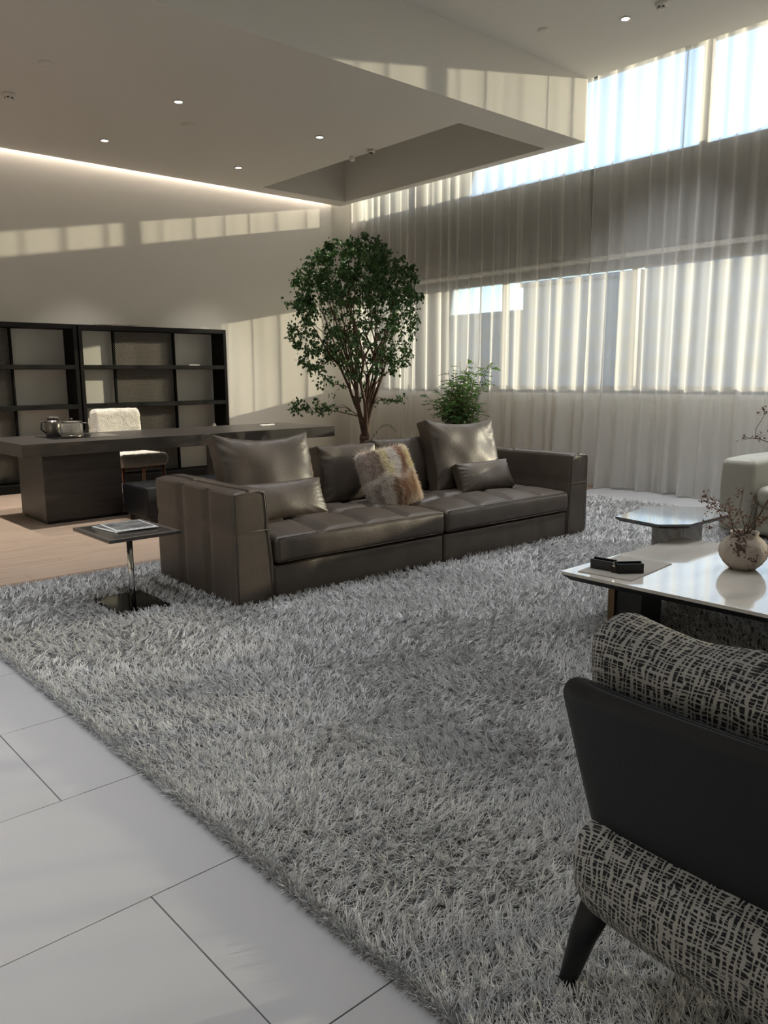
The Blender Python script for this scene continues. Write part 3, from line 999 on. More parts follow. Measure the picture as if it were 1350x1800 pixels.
magazine(1.995, 4.58, TZ + 0.0078, 0.25, 0.30, -0.05, 'topmost grey and white magazine on the small side table')

# ================================================================== DESK
DZ0, DZ1 = 0.655, 0.775
dk = thing('writing_desk', 'long dark oak writing desk behind the leather sofa', 'desk', (2.28, 7.40, 0))
MB().box(0, 3.55, 0, 1.15, DZ0, DZ1, 0.003).build('desktop', M['desk'], dk)
MB().box(0.21, 0.96, 0.14, 0.84, 0.03, DZ0, 0.003).build('pedestal', M['desk'], dk)
MB().box(0.225, 1.02, 0.16, 0.82, 0.0005, 0.03, 0.002).build('plinth', M['black'], dk)
MB().box(2.30, 2.95, 0.20, 0.84, 0.0005, DZ0, 0.003).build('pedestal', M['desk'], dk)
MB().box(0.42, 1.12, 0.42, 0.95, DZ1, DZ1 + 0.003, 0.001).build('inset_tray', M['tray'], dk)
# ottoman
ot = thing('ottoman', 'low navy leather ottoman with a ribbed top under the desk', 'ottoman', (3.17, 6.86, 0))
V, F, D = soft_box(1.45, 0.53, 0.285, 0.02, (150, 8, 4), 2)
P = V + np.array([0.725, 0.265, 0.06 + 0.1425])
P[:, 2] += np.clip(D[:, 2], 0, 1) * 0.006 * np.abs(np.sin(P[:, 0] * PI / 0.03))
mesh_obj('ribbed_cushion', P, F, M['navy'], ot, True)
MB().box(0.05, 1.40, 0.04, 0.49, 0.0005, 0.06, 0.004).build('plinth', M['black'], ot)

# things on the desk
DT = DZ1 + 0.0033
kt = thing('glass_teapot', 'clear glass teapot with a steel lid on the dark desk', 'teapot', (2.93, 7.93, DT))
glass = bpy.data.materials.new('clear_glass'); glass.use_nodes = True
_g = glass.node_tree.nodes['Principled BSDF']
_g.inputs['Base Color'].default_value = (0.92, 0.9, 0.86, 1); _g.inputs['Roughness'].default_value = 0.03
_g.inputs['Transmission Weight'].default_value = 0.85; _g.inputs['IOR'].default_value = 1.2
MB().lathe([(0.098, 0.0), (0.104, 0.004), (0.104, 0.024), (0.098, 0.028)], 32).build('steel_base', M['steel'], kt, True)
MB().lathe([(0.096, 0.029), (0.100, 0.06), (0.100, 0.13), (0.094, 0.150), (0.090, 0.150), (0.096, 0.13), (0.096, 0.06), (0.09, 0.034)], 32).build('glass_body', glass, kt, True)
lid = MB().lathe([(0.098, 0.151), (0.100, 0.155), (0.095, 0.160), (0.03, 0.166)], 32).build('lid', M['steel'], kt, True)
MB().lathe([(0.008, 0.166), (0.008, 0.176), (0.015, 0.182), (0.012, 0.190)], 16).build('knob', M['steel'], lid, True)
MB().tube([(0.098, -0.02, 0.14), (0.150, -0.03, 0.135), (0.157, -0.032, 0.08), (0.101, -0.02, 0.045)], 0.007, 8).build('handle', M['steel'], kt, True)
fk = thing('steel_kettle', 'dark steel kettle standing behind the glass teapot on the desk', 'kettle', (2.83, 8.16, DT))
MB().lathe([(0.068, 0.0), (0.075, 0.01), (0.075, 0.13), (0.06, 0.165), (0.045, 0.172)], 32).build('body', M['steel'], fk, True)
MB().lathe([(0.044, 0.172), (0.057, 0.176), (0.057, 0.196), (0.052, 0.20)], 32).build('lid', M['steel'], fk, True)
MB().tube([(-0.06, 0, 0.15), (-0.11, 0, 0.15), (-0.12, 0, 0.08), (-0.074, 0, 0.04)], 0.008, 8).build('handle', M['black'], fk, True)
rc = thing('remote_control', 'small white remote lying on the right half of the desk', 'remote', (5.33, 8.08, DZ1 + 0.0003), 0.1)
MB().box(-0.10, 0.10, -0.022, 0.022, 0, 0.018, 0.005).build('body', M['paper'], rc)
for k in range(3):
    MB().box(-0.07 + k * 0.03, -0.055 + k * 0.03, -0.008, 0.008, 0.018, 0.0205, 0.001).build('button', M['tray'], rc)

# ================================================================== BOUCLE CHAIR
ch = thing('desk_chair', 'white boucle chair with walnut legs behind the desk', 'chair', (3.86, 8.75, 0), 0.06)
def boucle(sx, sy, sz, r, c, seed, rx=0.0, name='seat'):
    V, F, D = soft_box(sx, sy, sz, r, (24, 16, 12), 4)
    V = V + D * (0.006 * nz(V, 26, seed) + 0.004 * nz(V, 60, seed))[:, None]
    V = V @ rot_m(rx).T
    return mesh_obj(name, V + np.array(c), F, M['boucle'], ch, True)
boucle(0.60, 0.55, 0.15, 0.06, (0.06, -0.02, 0.43), 1.0)
boucle(0.60, 0.13, 0.36, 0.06, (0.0, 0.26, 0.83), 4.0, -0.12, 'backrest')
for sx in (-1, 1):
    MB().tube([(0.05 + sx * 0.25, -0.24, 0.365), (0.05 + sx * 0.25, -0.25, 0.0005)], [0.019, 0.014], 10).build('leg', M['walnut'], ch, True)
    MB().tube([(0.02 + sx * 0.27, 0.22, 0.0005), (0.02 + sx * 0.27, 0.20, 0.40), (sx * 0.27, 0.235, 0.62), (sx * 0.26, 0.25, 0.78)], [0.014, 0.019, 0.017, 0.014], 10).build('leg', M['walnut'], ch, True)
MB().box(-0.20, 0.30, -0.252, -0.228, 0.335, 0.362, 0.003).build('seat_rail', M['walnut'], ch)
MB().box(-0.25, 0.29, 0.195, 0.215, 0.335, 0.362, 0.003).build('seat_rail', M['walnut'], ch)

# ================================================================== BOOKCASES
BY0, BY1, BH = 9.90, 10.235, 2.012
def lattice(x0, x1, z0, z1, y, pitch, parent):
    mb = MB()
    w, h = x1 - x0, z1 - z0
    hw, ht = 0.0034, 0.0016
    for sgn, yy in ((1, y), (-1, y + 2 * ht)):
        k = -h
        while k < w:
            a, b = k, k + h
            t0, t1 = max(0, -a / h), min(1, (w - a) / h)
            if t1 - t0 > 0.02:
                xa, xb = x0 + a + t0 * h, x0 + a + t1 * h
                za, zb = t0 * h, t1 * h
                if sgn < 0: za, zb = h - za, h - zb
                za += z0; zb += z0
                dx, dz = xb - xa, zb - za
                l = math.hypot(dx, dz)
                nx, nz_ = -dz / l * hw, dx / l * hw
                mb.add([(xa + nx, yy, za + nz_), (xa - nx, yy, za - nz_), (xb - nx, yy, zb - nz_), (xb + nx, yy, zb + nz_),
                        (xa + nx, yy + ht, za + nz_), (xa - nx, yy + ht, za - nz_), (xb - nx, yy + ht, zb - nz_), (xb + nx, yy + ht, zb + nz_)],
                       [[0, 1, 2, 3], [7, 6, 5, 4], [0, 4, 5, 1], [3, 2, 6, 7]])
            k += pitch
    return mb.build('mesh_panel', M['lattice'], parent)

def bookcase(x0, x1, posts, meshes, label):
    b = thing('bookcase', label, 'bookcase', (x0, BY0, 0), 0, 'black open bookcases')
    w, d = x1 - x0, BY1 - BY0
    for a in (0.0, w - 0.045):
        MB().box(a, a + 0.045, 0, d, 0, BH, 0.002).build('side_panel', M['shelf'], b)
    MB().box(0.045, w - 0.045, 0, d, BH - 0.055, BH, 0.002).build('top_panel', M['shelf'], b)
    for z in (1.47, 0.985, 0.50):
        MB().box(0.045, w - 0.045, 0, d, z, z + 0.052, 0.002).build('shelf', M['shelf'], b)
    MB().box(0.045, w - 0.045, 0, d, 0.0005, 0.10, 0.002).build('plinth', M['shelf'], b)
    rows = [(0.10, 0.50), (0.552, 0.985), (1.037, 1.47), (1.522, BH - 0.055)]
    for p in posts:
        for z0, z1 in rows:
            MB().box(p - x0 - 0.012, p - x0 + 0.012, d - 0.05, d - 0.002, z0, z1, 0.001).build('back_post', M['shelf'], b)
    for m0, m1 in meshes:
        for z0, z1 in rows:
            lattice(m0 - x0 + 0.013, m1 - x0 - 0.013, z0 + 0.003, z1 - 0.003, d - 0.022, 0.026, b)
bookcase(3.822, 5.895, [4.388, 5.244], [(4.388, 5.244)], 'black open bookcase on the right, behind the boucle chair')
bookcase(1.74, 3.802, [2.30, 3.11], [(2.30, 3.11)], 'black open bookcase on the left, cut by the edge of the photo')
# small things on the bookcases
tw = thing('dried_sprig', 'thin dried sprig lying on top of the right bookcase', 'sprig', (4.25, 10.02, BH + 0.004), 0.1)
mb = MB()
for k in range(7):
    a = rng.uniform(-0.5, 0.5); l = rng.uniform(0.1, 0.26)
    mb.tube([(-0.2 + k * 0.07, 0, 0.002), (-0.2 + k * 0.07 + l * 0.6, a * 0.06, 0.012), (-0.2 + k * 0.07 + l, a * 0.14, rng.uniform(0.004, 0.03))], 0.0022, 5)
mb.build('stems', M['twig'], tw)
mb = MB()
for k in range(16):
    x, yy, z = rng.uniform(-0.2, 0.36), rng.uniform(-0.06, 0.06), rng.uniform(0.006, 0.028)
    mb.lathe([(0.001, z - 0.004), (0.005, z), (0.001, z + 0.004)], 6, x, yy)
sd = mb.build('seed_heads', M['twig'], tw); sd['kind'] = 'stuff'
bk = thing('booklet', 'thin white booklet lying on the upper shelf of the right bookcase', 'booklet', (5.42, 10.05, 1.5225), 0.15)
MB().box(-0.09, 0.09, -0.07, 0.07, 0, 0.008, 0.001).build('pages', M['paper'], bk)
MB().box(-0.09, 0.09, -0.07, 0.07, 0.008, 0.0095, 0.0004).build('cover', M['framelite'], bk)
orn = thing('glass_ornament', 'small pale ornament on the lower shelf of the right bookcase', 'ornament', (5.70, 10.0, 0.5525))
MB().lathe([(0.03, 0), (0.03, 0.01), (0.008, 0.02), (0.008, 0.09)], 16).build('foot', M['plastic'], orn, True)
MB().lathe([(0.004, 0.09), (0.03, 0.105), (0.036, 0.13), (0.022, 0.16), (0.003, 0.17)], 16).build('bulb', M['plastic'], orn, True)

# ================================================================== TREES
def leaf_mesh(name, P, dirs, size, m, parent, shades, fold=0.35, wide=0.72):
    n = len(P)
    d = dirs / np.linalg.norm(dirs, axis=1)[:, None]
    s = np.cross(d, rng.normal(size=(n, 3)))
    s /= np.linalg.norm(s, axis=1)[:, None] + 1e-9
    nn = np.cross(d, s)
    L = size[:, None]
    Wd = L * wide * 0.5
    v0 = P
    v1 = P + d * L * 0.38 + s * Wd + nn * L * fold * 0.3
    v2 = P + d * L
    v3 = P + d * L * 0.38 - s * Wd + nn * L * fold * 0.3
    v4 = P + d * L * 0.45
    V = np.stack([v0, v1, v2, v3, v4], 1).reshape(-1, 3)
    F = []
    for i in range(n):
        o = 5 * i
        F += [[o, o + 4, o + 1], [o + 1, o + 4, o + 2], [o, o + 3, o + 4], [o + 3, o + 2, o + 4]]
    ob = mesh_obj(name, V, F, m, parent, False)
    a = ob.data.attributes.new('shade', 'FLOAT', 'POINT')
    a.data.foreach_set('value', np.repeat(shades, 5).astype(np.float32))
    ob['kind'] = 'stuff'
    return ob

def crown_tree(root, base_z, inside, nt, nstem, per, lsize, lm, rs, trunk_r=0.05, top=(0, 0, 2.2), extra=()):
    """vase shaped tree: stems fan out of a short trunk, twigs reach sampled points of the crown"""
    R = np.random.default_rng(rs)
    br = MB()
    nodes, rads = [], []
    fork = np.array([0.0, 0.0, base_z + 0.10])
    br.tube([(0, 0, base_z - 0.06), (0.005, 0, base_z + 0.0), (0.0, 0.01, base_z + 0.07), tuple(fork)], [trunk_r * 1.35, trunk_r * 1.1, trunk_r, trunk_r * 1.05], 10)
    targets = inside(R, nt)
    hi = targets[np.argsort(-targets[:, 2])]
    sel = hi[R.choice(len(hi) * 2 // 3, nstem, replace=False)]
    prim = []
    npri = max(5, nstem // 5)
    for q, tg in enumerate(sel):
        m_ = 10
        pts, rd = [], []
        if q < npri:
            st_ = fork + np.array([*(R.normal(0, trunk_r * 0.35, 2)), R.uniform(-0.03, 0.02)])
            r0 = trunk_r * R.uniform(0.40, 0.60)
        else:
            pp, pr = prim[R.integers(npri)]
            j = R.integers(1, 5)
            near = sorted(range(npri), key=lambda k_: np.linalg.norm((prim[k_][0][4] - fork)[:2] / np.linalg.norm((prim[k_][0][4] - fork)) - (tg - fork)[:2] / np.linalg.norm(tg - fork)))
            pp, pr = prim[near[R.integers(0, 2)]]
            st_ = pp[j]; r0 = pr[j] * R.uniform(0.5, 0.75)
        out = tg - st_
        wob = R.normal(0, 0.030, (m_, 3))
        for i in range(m_):
            f = i / (m_ - 1)
            p = st_ + np.array([out[0] * f ** 1.15, out[1] * f ** 1.15, out[2] * f ** 0.92]) + wob[i] * min(f * 3, 1)
            pts.append(p); rd.append(max(r0 * (1 - f) ** 0.8, 0.003))
            nodes.append(p); rads.append(rd[-1])
        if q < npri: prim.append((pts, rd))
        br.tube(pts, rd, 6, False)
    NP, NR = list(nodes), list(rads)
    leafP, leafD = [], []
    order = np.argsort(np.linalg.norm(targets - fork, axis=1))
    for i in order:
        tg = targets[i]
        A = np.array(NP)
        dd = np.linalg.norm(A - tg, axis=1) + np.where(A[:, 2] > tg[2] - 0.02, 0.6, 0)
        j = int(np.argmin(dd))
        a = A[j]
        L_ = np.linalg.norm(tg - a)
        mid = (a + tg) / 2 + R.normal(0, 0.04, 3) * min(1, L_ * 3) + np.array([0, 0, 0.1 * L_])
        r0 = min(NR[j] * 0.7, 0.007)
        pts = [a, a * .6 + mid * .4 + (mid - a) * .1, mid, mid * .5 + tg * .5 + R.normal(0, .01, 3), tg]
        br.tube(pts, [r0, r0 * .85, r0 * .7, r0 * .5, 0.0015], 4, False)
        for f, p in zip((.3, .6, .8, 1), pts[1:]):
            NP.append(p); NR.append(r0 * (1 - .7 * f))
        for q in range(per):
            f = R.uniform(0.25, 1.05)
            p = (pts[2] * (1 - f) + tg * f) if f > .3 else (a * .4 + mid * .6)
            p = p + R.normal(0, 0.022, 3)
            d = R.normal(0, 0.6, 3) + np.array([0, 0, -0.75])
            leafP.append(p); leafD.append(d)
    for p in extra:
        pass
    t_ = br.build('trunk', M['bark'], root, True)
    P_ = np.array(leafP); Dn = np.array(leafD)
    leaf_mesh('foliage', P_, Dn, R.uniform(lsize * .7, lsize * 1.25, len(P_)), lm, root, R.uniform(0, 1, len(P_)) ** 1.5)

TX, TY = 5.83, 6.85
tree = thing('potted_tree', 'tall leafy indoor tree with reddish stems behind the sofa', 'tree', (TX, TY, 0))
MZ = 0.585
cr_ = np.array([math.cos(yaw), -math.sin(yaw), 0]); cf_ = np.array([math.sin(yaw), math.cos(yaw), 0])
def tree_pts(R, n):
    out = []
    while len(out) < n:
        a, b, c = R.uniform(-1, 1, 3)
        if a * a + b * b + c * c > 1: continue
        z = 1.98 + c * 0.92
        rr = 0.80 if c > -0.2 else 0.80 - 0.12 * (-0.2 - c)
        # thin out the lower middle so the stems show
        dens = 1.0 if c > 0.2 else (0.55 if (a * a + b * b) > 0.3 else 0.22)
        if c < -0.55: dens *= 0.5
        if c > 0.55 and (a * a + b * b) < 0.02: dens *= .9
        if R.uniform() > dens: continue
        p = cr_ * (a * rr - 0.10 + 0.02 * c) + cf_ * b * 0.72
        out.append((p[0], p[1], z))
    for q in range(14):
        f = R.uniform(0, 1)
        p = cr_ * (-0.40 - 0.40 * f + R.normal(0, .03)) + cf_ * (-.15 + R.normal(0, .06))
        out.append((p[0], p[1], 1.02 + R.normal(0, 0.05)))
    for q in range(4):
        p = cr_ * (0.38 + R.normal(0, .05)) + cf_ * R.normal(0, .1)
        out.append((p[0], p[1], 1.06 + R.normal(0, 0.03)))
    return np.array(out)
crown_tree(tree, MZ, tree_pts, 680, 30, 17, 0.042, M['leaf'], 21, 0.055)
MB().lathe([(0.27, 0.0005), (0.30, 0.02), (0.36, 0.45), (0.375, 0.56), (0.36, 0.57), (0.345, 0.56), (0.34, 0.50)], 40).build('planter', M['planter'], tree, True)
def moss(R, rad, z, name='moss', parent=None):
    V, F = [(0, 0, z + 0.02)], []
    nr, na = 9, 40
    for i in range(1, nr + 1):
        r = rad * i / nr
        for k in range(na):
            a = 2 * PI * k / na
            h = 0.022 * noise.noise(Vector((r * 14 * math.cos(a), r * 14 * math.sin(a), 3))) + 0.02 * (1 - (i / nr) ** 3)
            V.append((r * math.cos(a), r * math.sin(a), z + h))
    for k in range(na):
        F.append([0, 1 + k, 1 + (k + 1) % na])
    for i in range(nr - 1):
        for k in range(na):
            F.append([1 + i * na + k, 1 + (i + 1) * na + k, 1 + (i + 1) * na + (k + 1) % na, 1 + i * na + (k + 1) % na])
    return mesh_obj(name, V, F, M['soil'], parent, True)
moss(rng, 0.342, 0.56, 'moss', tree)
# fern sprig beside the trunk
pts = [Vector(cr_ * (0.05 + 0.30 * f)) + Vector((0, 0, MZ + 0.02 + 0.20 * math.sin(f * 2.4))) for f in np.linspace(0, 1, 12)]
MB().tube(pts, 0.002, 4).build('fern_stem', M['bark'], tree)
fp, fd = [], []
for p in pts[2:]:
    for sg in (-1, 1):
        fp.append(p); fd.append(Vector((0, 0, sg * 0.8)) + Vector(cf_) * 0.3 + Vector(cr_) * .3)
leaf_mesh('fern_leaflets', np.array(fp), np.array(fd), np.full(len(fp), 0.022), M['leaf2'], tree, np.full(len(fp), 0.2))

# shrub
shr = thing('potted_shrub', 'bushy green potted shrub with fine leaves behind the right back cushion', 'plant', (6.47, 5.97, 0))
def shrub():
    R = np.random.default_rng(5)
    br = MB(); P_, D_, Sh = [], [], []
    tips = []
    for q in range(74):
        a, b = R.normal(0, .5, 2)
        if q < 40:
            z = R.uniform(0.95, 1.20); rr = 0.30; cx_ = -0.03
        else:
            z = R.uniform(1.18, 1.56); rr = 0.27; cx_ = 0.06 + 0.08 * R.uniform(-1, 1)
        ln = math.hypot(a, b)
        if ln > 1: a, b = a / ln, b / ln
        p = cr_ * (cx_ + rr * a * 1.15) + cf_ * rr * b
        tips.append(np.array([p[0], p[1], z]))
    for tg in tips:
        s0 = np.array([*(R.normal(0, .05, 2)), 0.52])
        pts = [s0 + (tg - s0) * np.array([f ** 1.6, f ** 1.6, f]) + R.normal(0, .01, 3) for f in np.linspace(0, 1, 6)]
        br.tube(pts, [0.006, 0.005, 0.004, 0.003, 0.0022, 0.0015], 5, False)
        for lf in range(7):
            f = R.uniform(0.55, 1.0)
            base_p = s0 + (tg - s0) * np.array([f ** 1.6, f ** 1.6, f])
            ax = R.normal(0, 1, 3) * np.array([1, 1, .35]) + np.array([0, 0, .15]); ax /= np.linalg.norm(ax)
            l = R.uniform(.09, .17)
            br.tube([base_p, base_p + ax * l * .6, base_p + ax * l + np.array([0, 0, -.02])], 0.0012, 3, False)
            for k in range(8):
                g_ = (k + 1.5) / 9.5
                pp = base_p + ax * l * g_ + np.array([0, 0, -.02 * g_ * g_])
                sd_ = np.cross(ax, [0, 0, 1]); sd_ /= np.linalg.norm(sd_) + 1e-6
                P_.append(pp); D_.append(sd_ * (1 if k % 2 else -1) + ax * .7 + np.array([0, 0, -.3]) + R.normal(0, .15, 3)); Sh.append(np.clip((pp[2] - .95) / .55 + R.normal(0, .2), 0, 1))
    br.build('stems', M['bark'], shr, True)
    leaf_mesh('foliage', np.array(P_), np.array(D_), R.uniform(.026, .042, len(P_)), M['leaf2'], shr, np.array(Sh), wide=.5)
shrub()
MB().lathe([(0.17, 0.0005), (0.19, 0.02), (0.23, 0.46), (0.235, 0.54), (0.22, 0.545), (0.212, 0.52)], 36).build('planter', M['planter'], shr, True)
moss(rng, 0.212, 0.50, 'moss', shr)

# ================================================================== COFFEE TABLES
CZ = 0.33
ct = thing('marble_coffee_table', 'large low white marble table with dark metal underside, in front of the armchair', 'coffee table', (0, 0, 0))
tx0, tx1, ty0, ty1 = 3.392, 4.665, 0.25, 2.405
def rrect(x0, x1, y0, y1, r, n=4):
    P_ = []
    for cx_, cy_, a0 in ((x1 - r, y1 - r, 0), (x0 + r, y1 - r, PI / 2), (x0 + r, y0 + r, PI), (x1 - r, y0 + r, 1.5 * PI)):
        for k in range(n + 1):
            a = a0 + k * PI / 2 / n
            P_.append((cx_ + r * math.cos(a), cy_ + r * math.sin(a)))
    return P_
MB().prism(rrect(tx0, tx1, ty0, ty1, 0.012), CZ - 0.016, CZ).build('marble_top', M['marble'], ct)
MB().prism(rrect(tx0 + 0.0, tx1 - 0.0, ty0 + 0.0, ty1 - 0.0, 0.012), CZ - 0.045, CZ - 0.0165, 0.05).build('metal_tray', M['black'], ct)
for (x, y_) in ((3.62, 2.10), (4.42, 2.10), (3.62, 0.55), (4.42, 0.55)):
    l = MB().box(x - 0.10, x + 0.10, y_ - 0.10, y_ + 0.08, 0.012, CZ - 0.045, 0.003).build('leg', M['black'], ct)
    MB().box(x - 0.118, x - 0.1005, y_ + 0.045, y_ + 0.083, 0.012, CZ - 0.046, 0.003).build('bronze_edge', M['bronze'], l)

hx = [(4.33, 2.68), (4.83, 2.77), (5.20, 2.50), (5.06, 2.25), (4.52, 2.245), (4.37, 2.39)]
hx = [(4.436, 2.735), (4.947, 2.80), (5.185, 2.52), (5.06, 2.262), (4.52, 2.27), (4.375, 2.40)]
HZ = 0.45
ht = thing('hexagonal_side_table', 'smaller six-sided smoked glass table with a marble base beyond the marble table', 'side table', (0, 0, 0))
MB().prism(hx, HZ - 0.012, HZ).build('glass_top', M['glassdark'], ht)
MB().prism(hx, HZ - 0.030, HZ - 0.0125, 0.03).build('metal_edge', M['black'], ht)
b1 = MB().box(4.72, 4.76, 2.435, 2.635, 0.0125, HZ - 0.03, 0.004).build('marble_leg', M['stone'], ht)
MB().box(4.761, 5.02, 2.435, 2.47, 0.0125, HZ - 0.03, 0.004).build('marble_leg', M['stone'], ht)
MB().lathe([(0.001, 0), (0.012, 0), (0.012, 0.004), (0.001, 0.004)], 16).build('bolt_cap', M['steel'], b1, loc=(4.72, 2.47, 0.37), rot=(0, -PI / 2, 0))

# vase with dried branches
VX, VY = 4.13, 1.775
vs = thing('clay_vase', 'round weathered clay vase holding dried branches on the marble table', 'vase', (VX, VY, CZ + 0.0003))
MB().lathe([(0.058, 0.0), (0.066, 0.004), (0.095, 0.030), (0.117, 0.065), (0.124, 0.095), (0.119, 0.122), (0.100, 0.152), (0.076, 0.172), (0.069, 0.178), (0.068, 0.187), (0.074, 0.195), (0.072, 0.199), (0.064, 0.197), (0.060, 0.186), (0.062, 0.172), (0.080, 0.15)], 48).build('body', M['clay'], vs, True)
def branches():
    # a thing of its own: the dried branches stand in the vase
    bt = thing('dried_branches', 'dry brown twigs with small withered leaves standing in the clay vase', 'branches', (VX, VY, CZ + 0.02))
    R = np.random.default_rng(12)
    mb, lm = MB(), MB()
    LP, LD = [], []
    def px(dx, dz, df=0.0):
        return cr_ * dx + cf_ * df + np.array([0, 0, dz])
    stems = [
        [(0, .10), (-.045, .17), (-.075, .26), (-.088, .35)],
        [(0, .10), (-.04, .18), (-.13, .235), (-.20, .245)],
        [(0, .10), (-.03, .18), (-.10, .26), (-.185, .335), (-.25, .345)],
        [(0, .10), (.03, .19), (.07, .27), (.14, .36), (.2, .5), (.17, .62), (.05, .665), (-.03, .675)],
        [(0, .10), (.02, .18), (.08, .24), (.18, .30), (.25, .34)],
        [(0, .10), (-.01, .2), (-.03, .3), (-.02, .42)],
        [(0, .10), (.01, .19), (.03, .31), (.05, .36)],
    ]
    for si, s_ in enumerate(stems):
        pts = [px(a, b, R.normal(0, .02)) for a, b in s_]
        m_ = len(pts)
        mb.tube(pts, np.linspace(0.0052 if si in (0, 3, 4) else .003, 0.0015, m_), 6)
        for k in range(1, m_):
            nsub = 3 if si in (1, 2, 3) else 2
            for q in range(nsub):
                f = R.uniform(0, 1)
                p = pts[k - 1] * (1 - f) + pts[k] * f
                if p[2] < .2: continue
                d = R.normal(0, 1, 3); d[2] = abs(d[2]) * .5 if si != 3 else d[2]
                d /= np.linalg.norm(d)
                l = R.uniform(.03, .08)
                mb.tube([p, p + d * l * .5 + R.normal(0, .006, 3), p + d * l], 0.0011, 4)
                for w in range(9):
                    e = p + d * l * R.uniform(.5, 1.1) + R.normal(0, .012, 3)
                    LP.append(e); LD.append(R.normal(0, 1, 3))
    tw_ = px(-.03, .675)
    mb.tube([px(0.02, .668), px(0.022, .72), px(.05, .77), px(.06, .80)], 0.0014, 4)
    for w in range(14):
        LP.append(px(.06 + R.normal(0, .016), .805 + R.normal(0, .009), R.normal(0, .015))); LD.append(R.normal(0, 1, 3))
    for w in range(26):
        LP.append(px(-.20 + R.normal(0, .02), .225 + R.normal(0, .022), R.normal(0, .02))); LD.append(R.normal(0, 1, 3))
    for w in range(60):
        LP.append(px(-.17 + R.normal(0, .03), .325 + R.normal(0, .018), R.normal(0, .02))); LD.append(R.normal(0, 1, 3))
    mb.build('twigs', M['twig'], bt, True)
    P_ = np.array(LP)
    leaf_mesh('withered_leaves', P_, np.array(LD), R.uniform(.008, .018, len(P_)), M['dryleaf'], bt, np.full(len(P_), .5), wide=.8)
branches()

# grey mat and open black box on the marble table
mt = thing('leather_mat', 'grey leather desk mat near the left corner of the marble table', 'mat', (3.69, 2.20, CZ + 0.0003), 0.0)
MAT = [(-.251, .128), (-.226, -.170), (.259, -.124), (.246, .189)]
MB().prism(MAT, 0, 0.0035).build('leather', M['mat_grey'], mt)
MB().prism([(x * .97, y * .97) for x, y in MAT], 0.0035, 0.0039).build('stitched_face', M['mat_grey'], mt)
bx = thing('black_box', 'open two part black box standing on the grey leather mat', 'box', (3.58, 2.17, CZ + 0.0045), 0)
def boxhalf(c, rz, w):
    h = w / 2
    mb = MB()
    mb.box(-h, h, -0.022, 0.022, 0, 0.006).box(-h, h, -0.022, -0.016, 0.006, 0.050).box(-h, h, 0.016, 0.022, 0.006, 0.056)
    mb.box(-h, -h + 0.006, -0.016, 0.016, 0.006, 0.050).box(h - 0.006, h, -0.016, 0.016, 0.006, 0.050)
    return mb.build('box_half', M['black'], bx, loc=c, rot=(0, 0, rz))
boxhalf((-0.0068, 0.0908, 0), -1.4958, 0.1305)
boxhalf((0.0247, -0.0422, 0), -0.6756, 0.1379)
MB().box(-0.02, 0.02, -0.014, 0.010, 0.0, 0.032, 0.002).build('hinge', M['black'], bx, loc=(-0.0214, 0.0119, 0), rot=(0, 0, -1.0857))

# ================================================================== ARMCHAIR (near right)
ac = thing('armchair', 'low armchair with navy leather back and black and white woven cushions', 'armchair', (0, 0, 0))
CY = 0.42
def weave_attr(o, U, Vv):
    a = o.data.attributes.new('weave', 'FLOAT_VECTOR', 'POINT')
    a.data.foreach_set('vector', np.c_[U, Vv, np.zeros(len(U))].astype(np.float32).ravel())
# seat
V, F, D = soft_box(0.82, 0.86, 0.195, 0.085, (14, 16, 4), 7)
P = V + np.array([1.165 + 0.41, CY, 0.382])
u = (P[:, 0] - 1.595) / 0.40; v = (P[:, 1] - CY) / 0.41
P[:, 0] += np.where(u < 0, 0.05 * v ** 2 * np.clip(-u * 1.5, 0, 1), 0)
P[:, 2] += np.clip(D[:, 2], 0, 1) * 0.03 * (1 - u ** 2) * (1 - v ** 2)
o = mesh_obj('seat', P, F, M['weave'], ac, True)
arcv = P[:, 2] + (P[:, 0] - 1.195) * np.where(P[:, 2] > 0.382, 1, -1) * 0.9
weave_attr(o, P[:, 1] - np.sign(v) * 0.7 * (P[:, 0] - 1.2) * np.clip(np.abs(D[:, 1]), 0, 1), arcv)
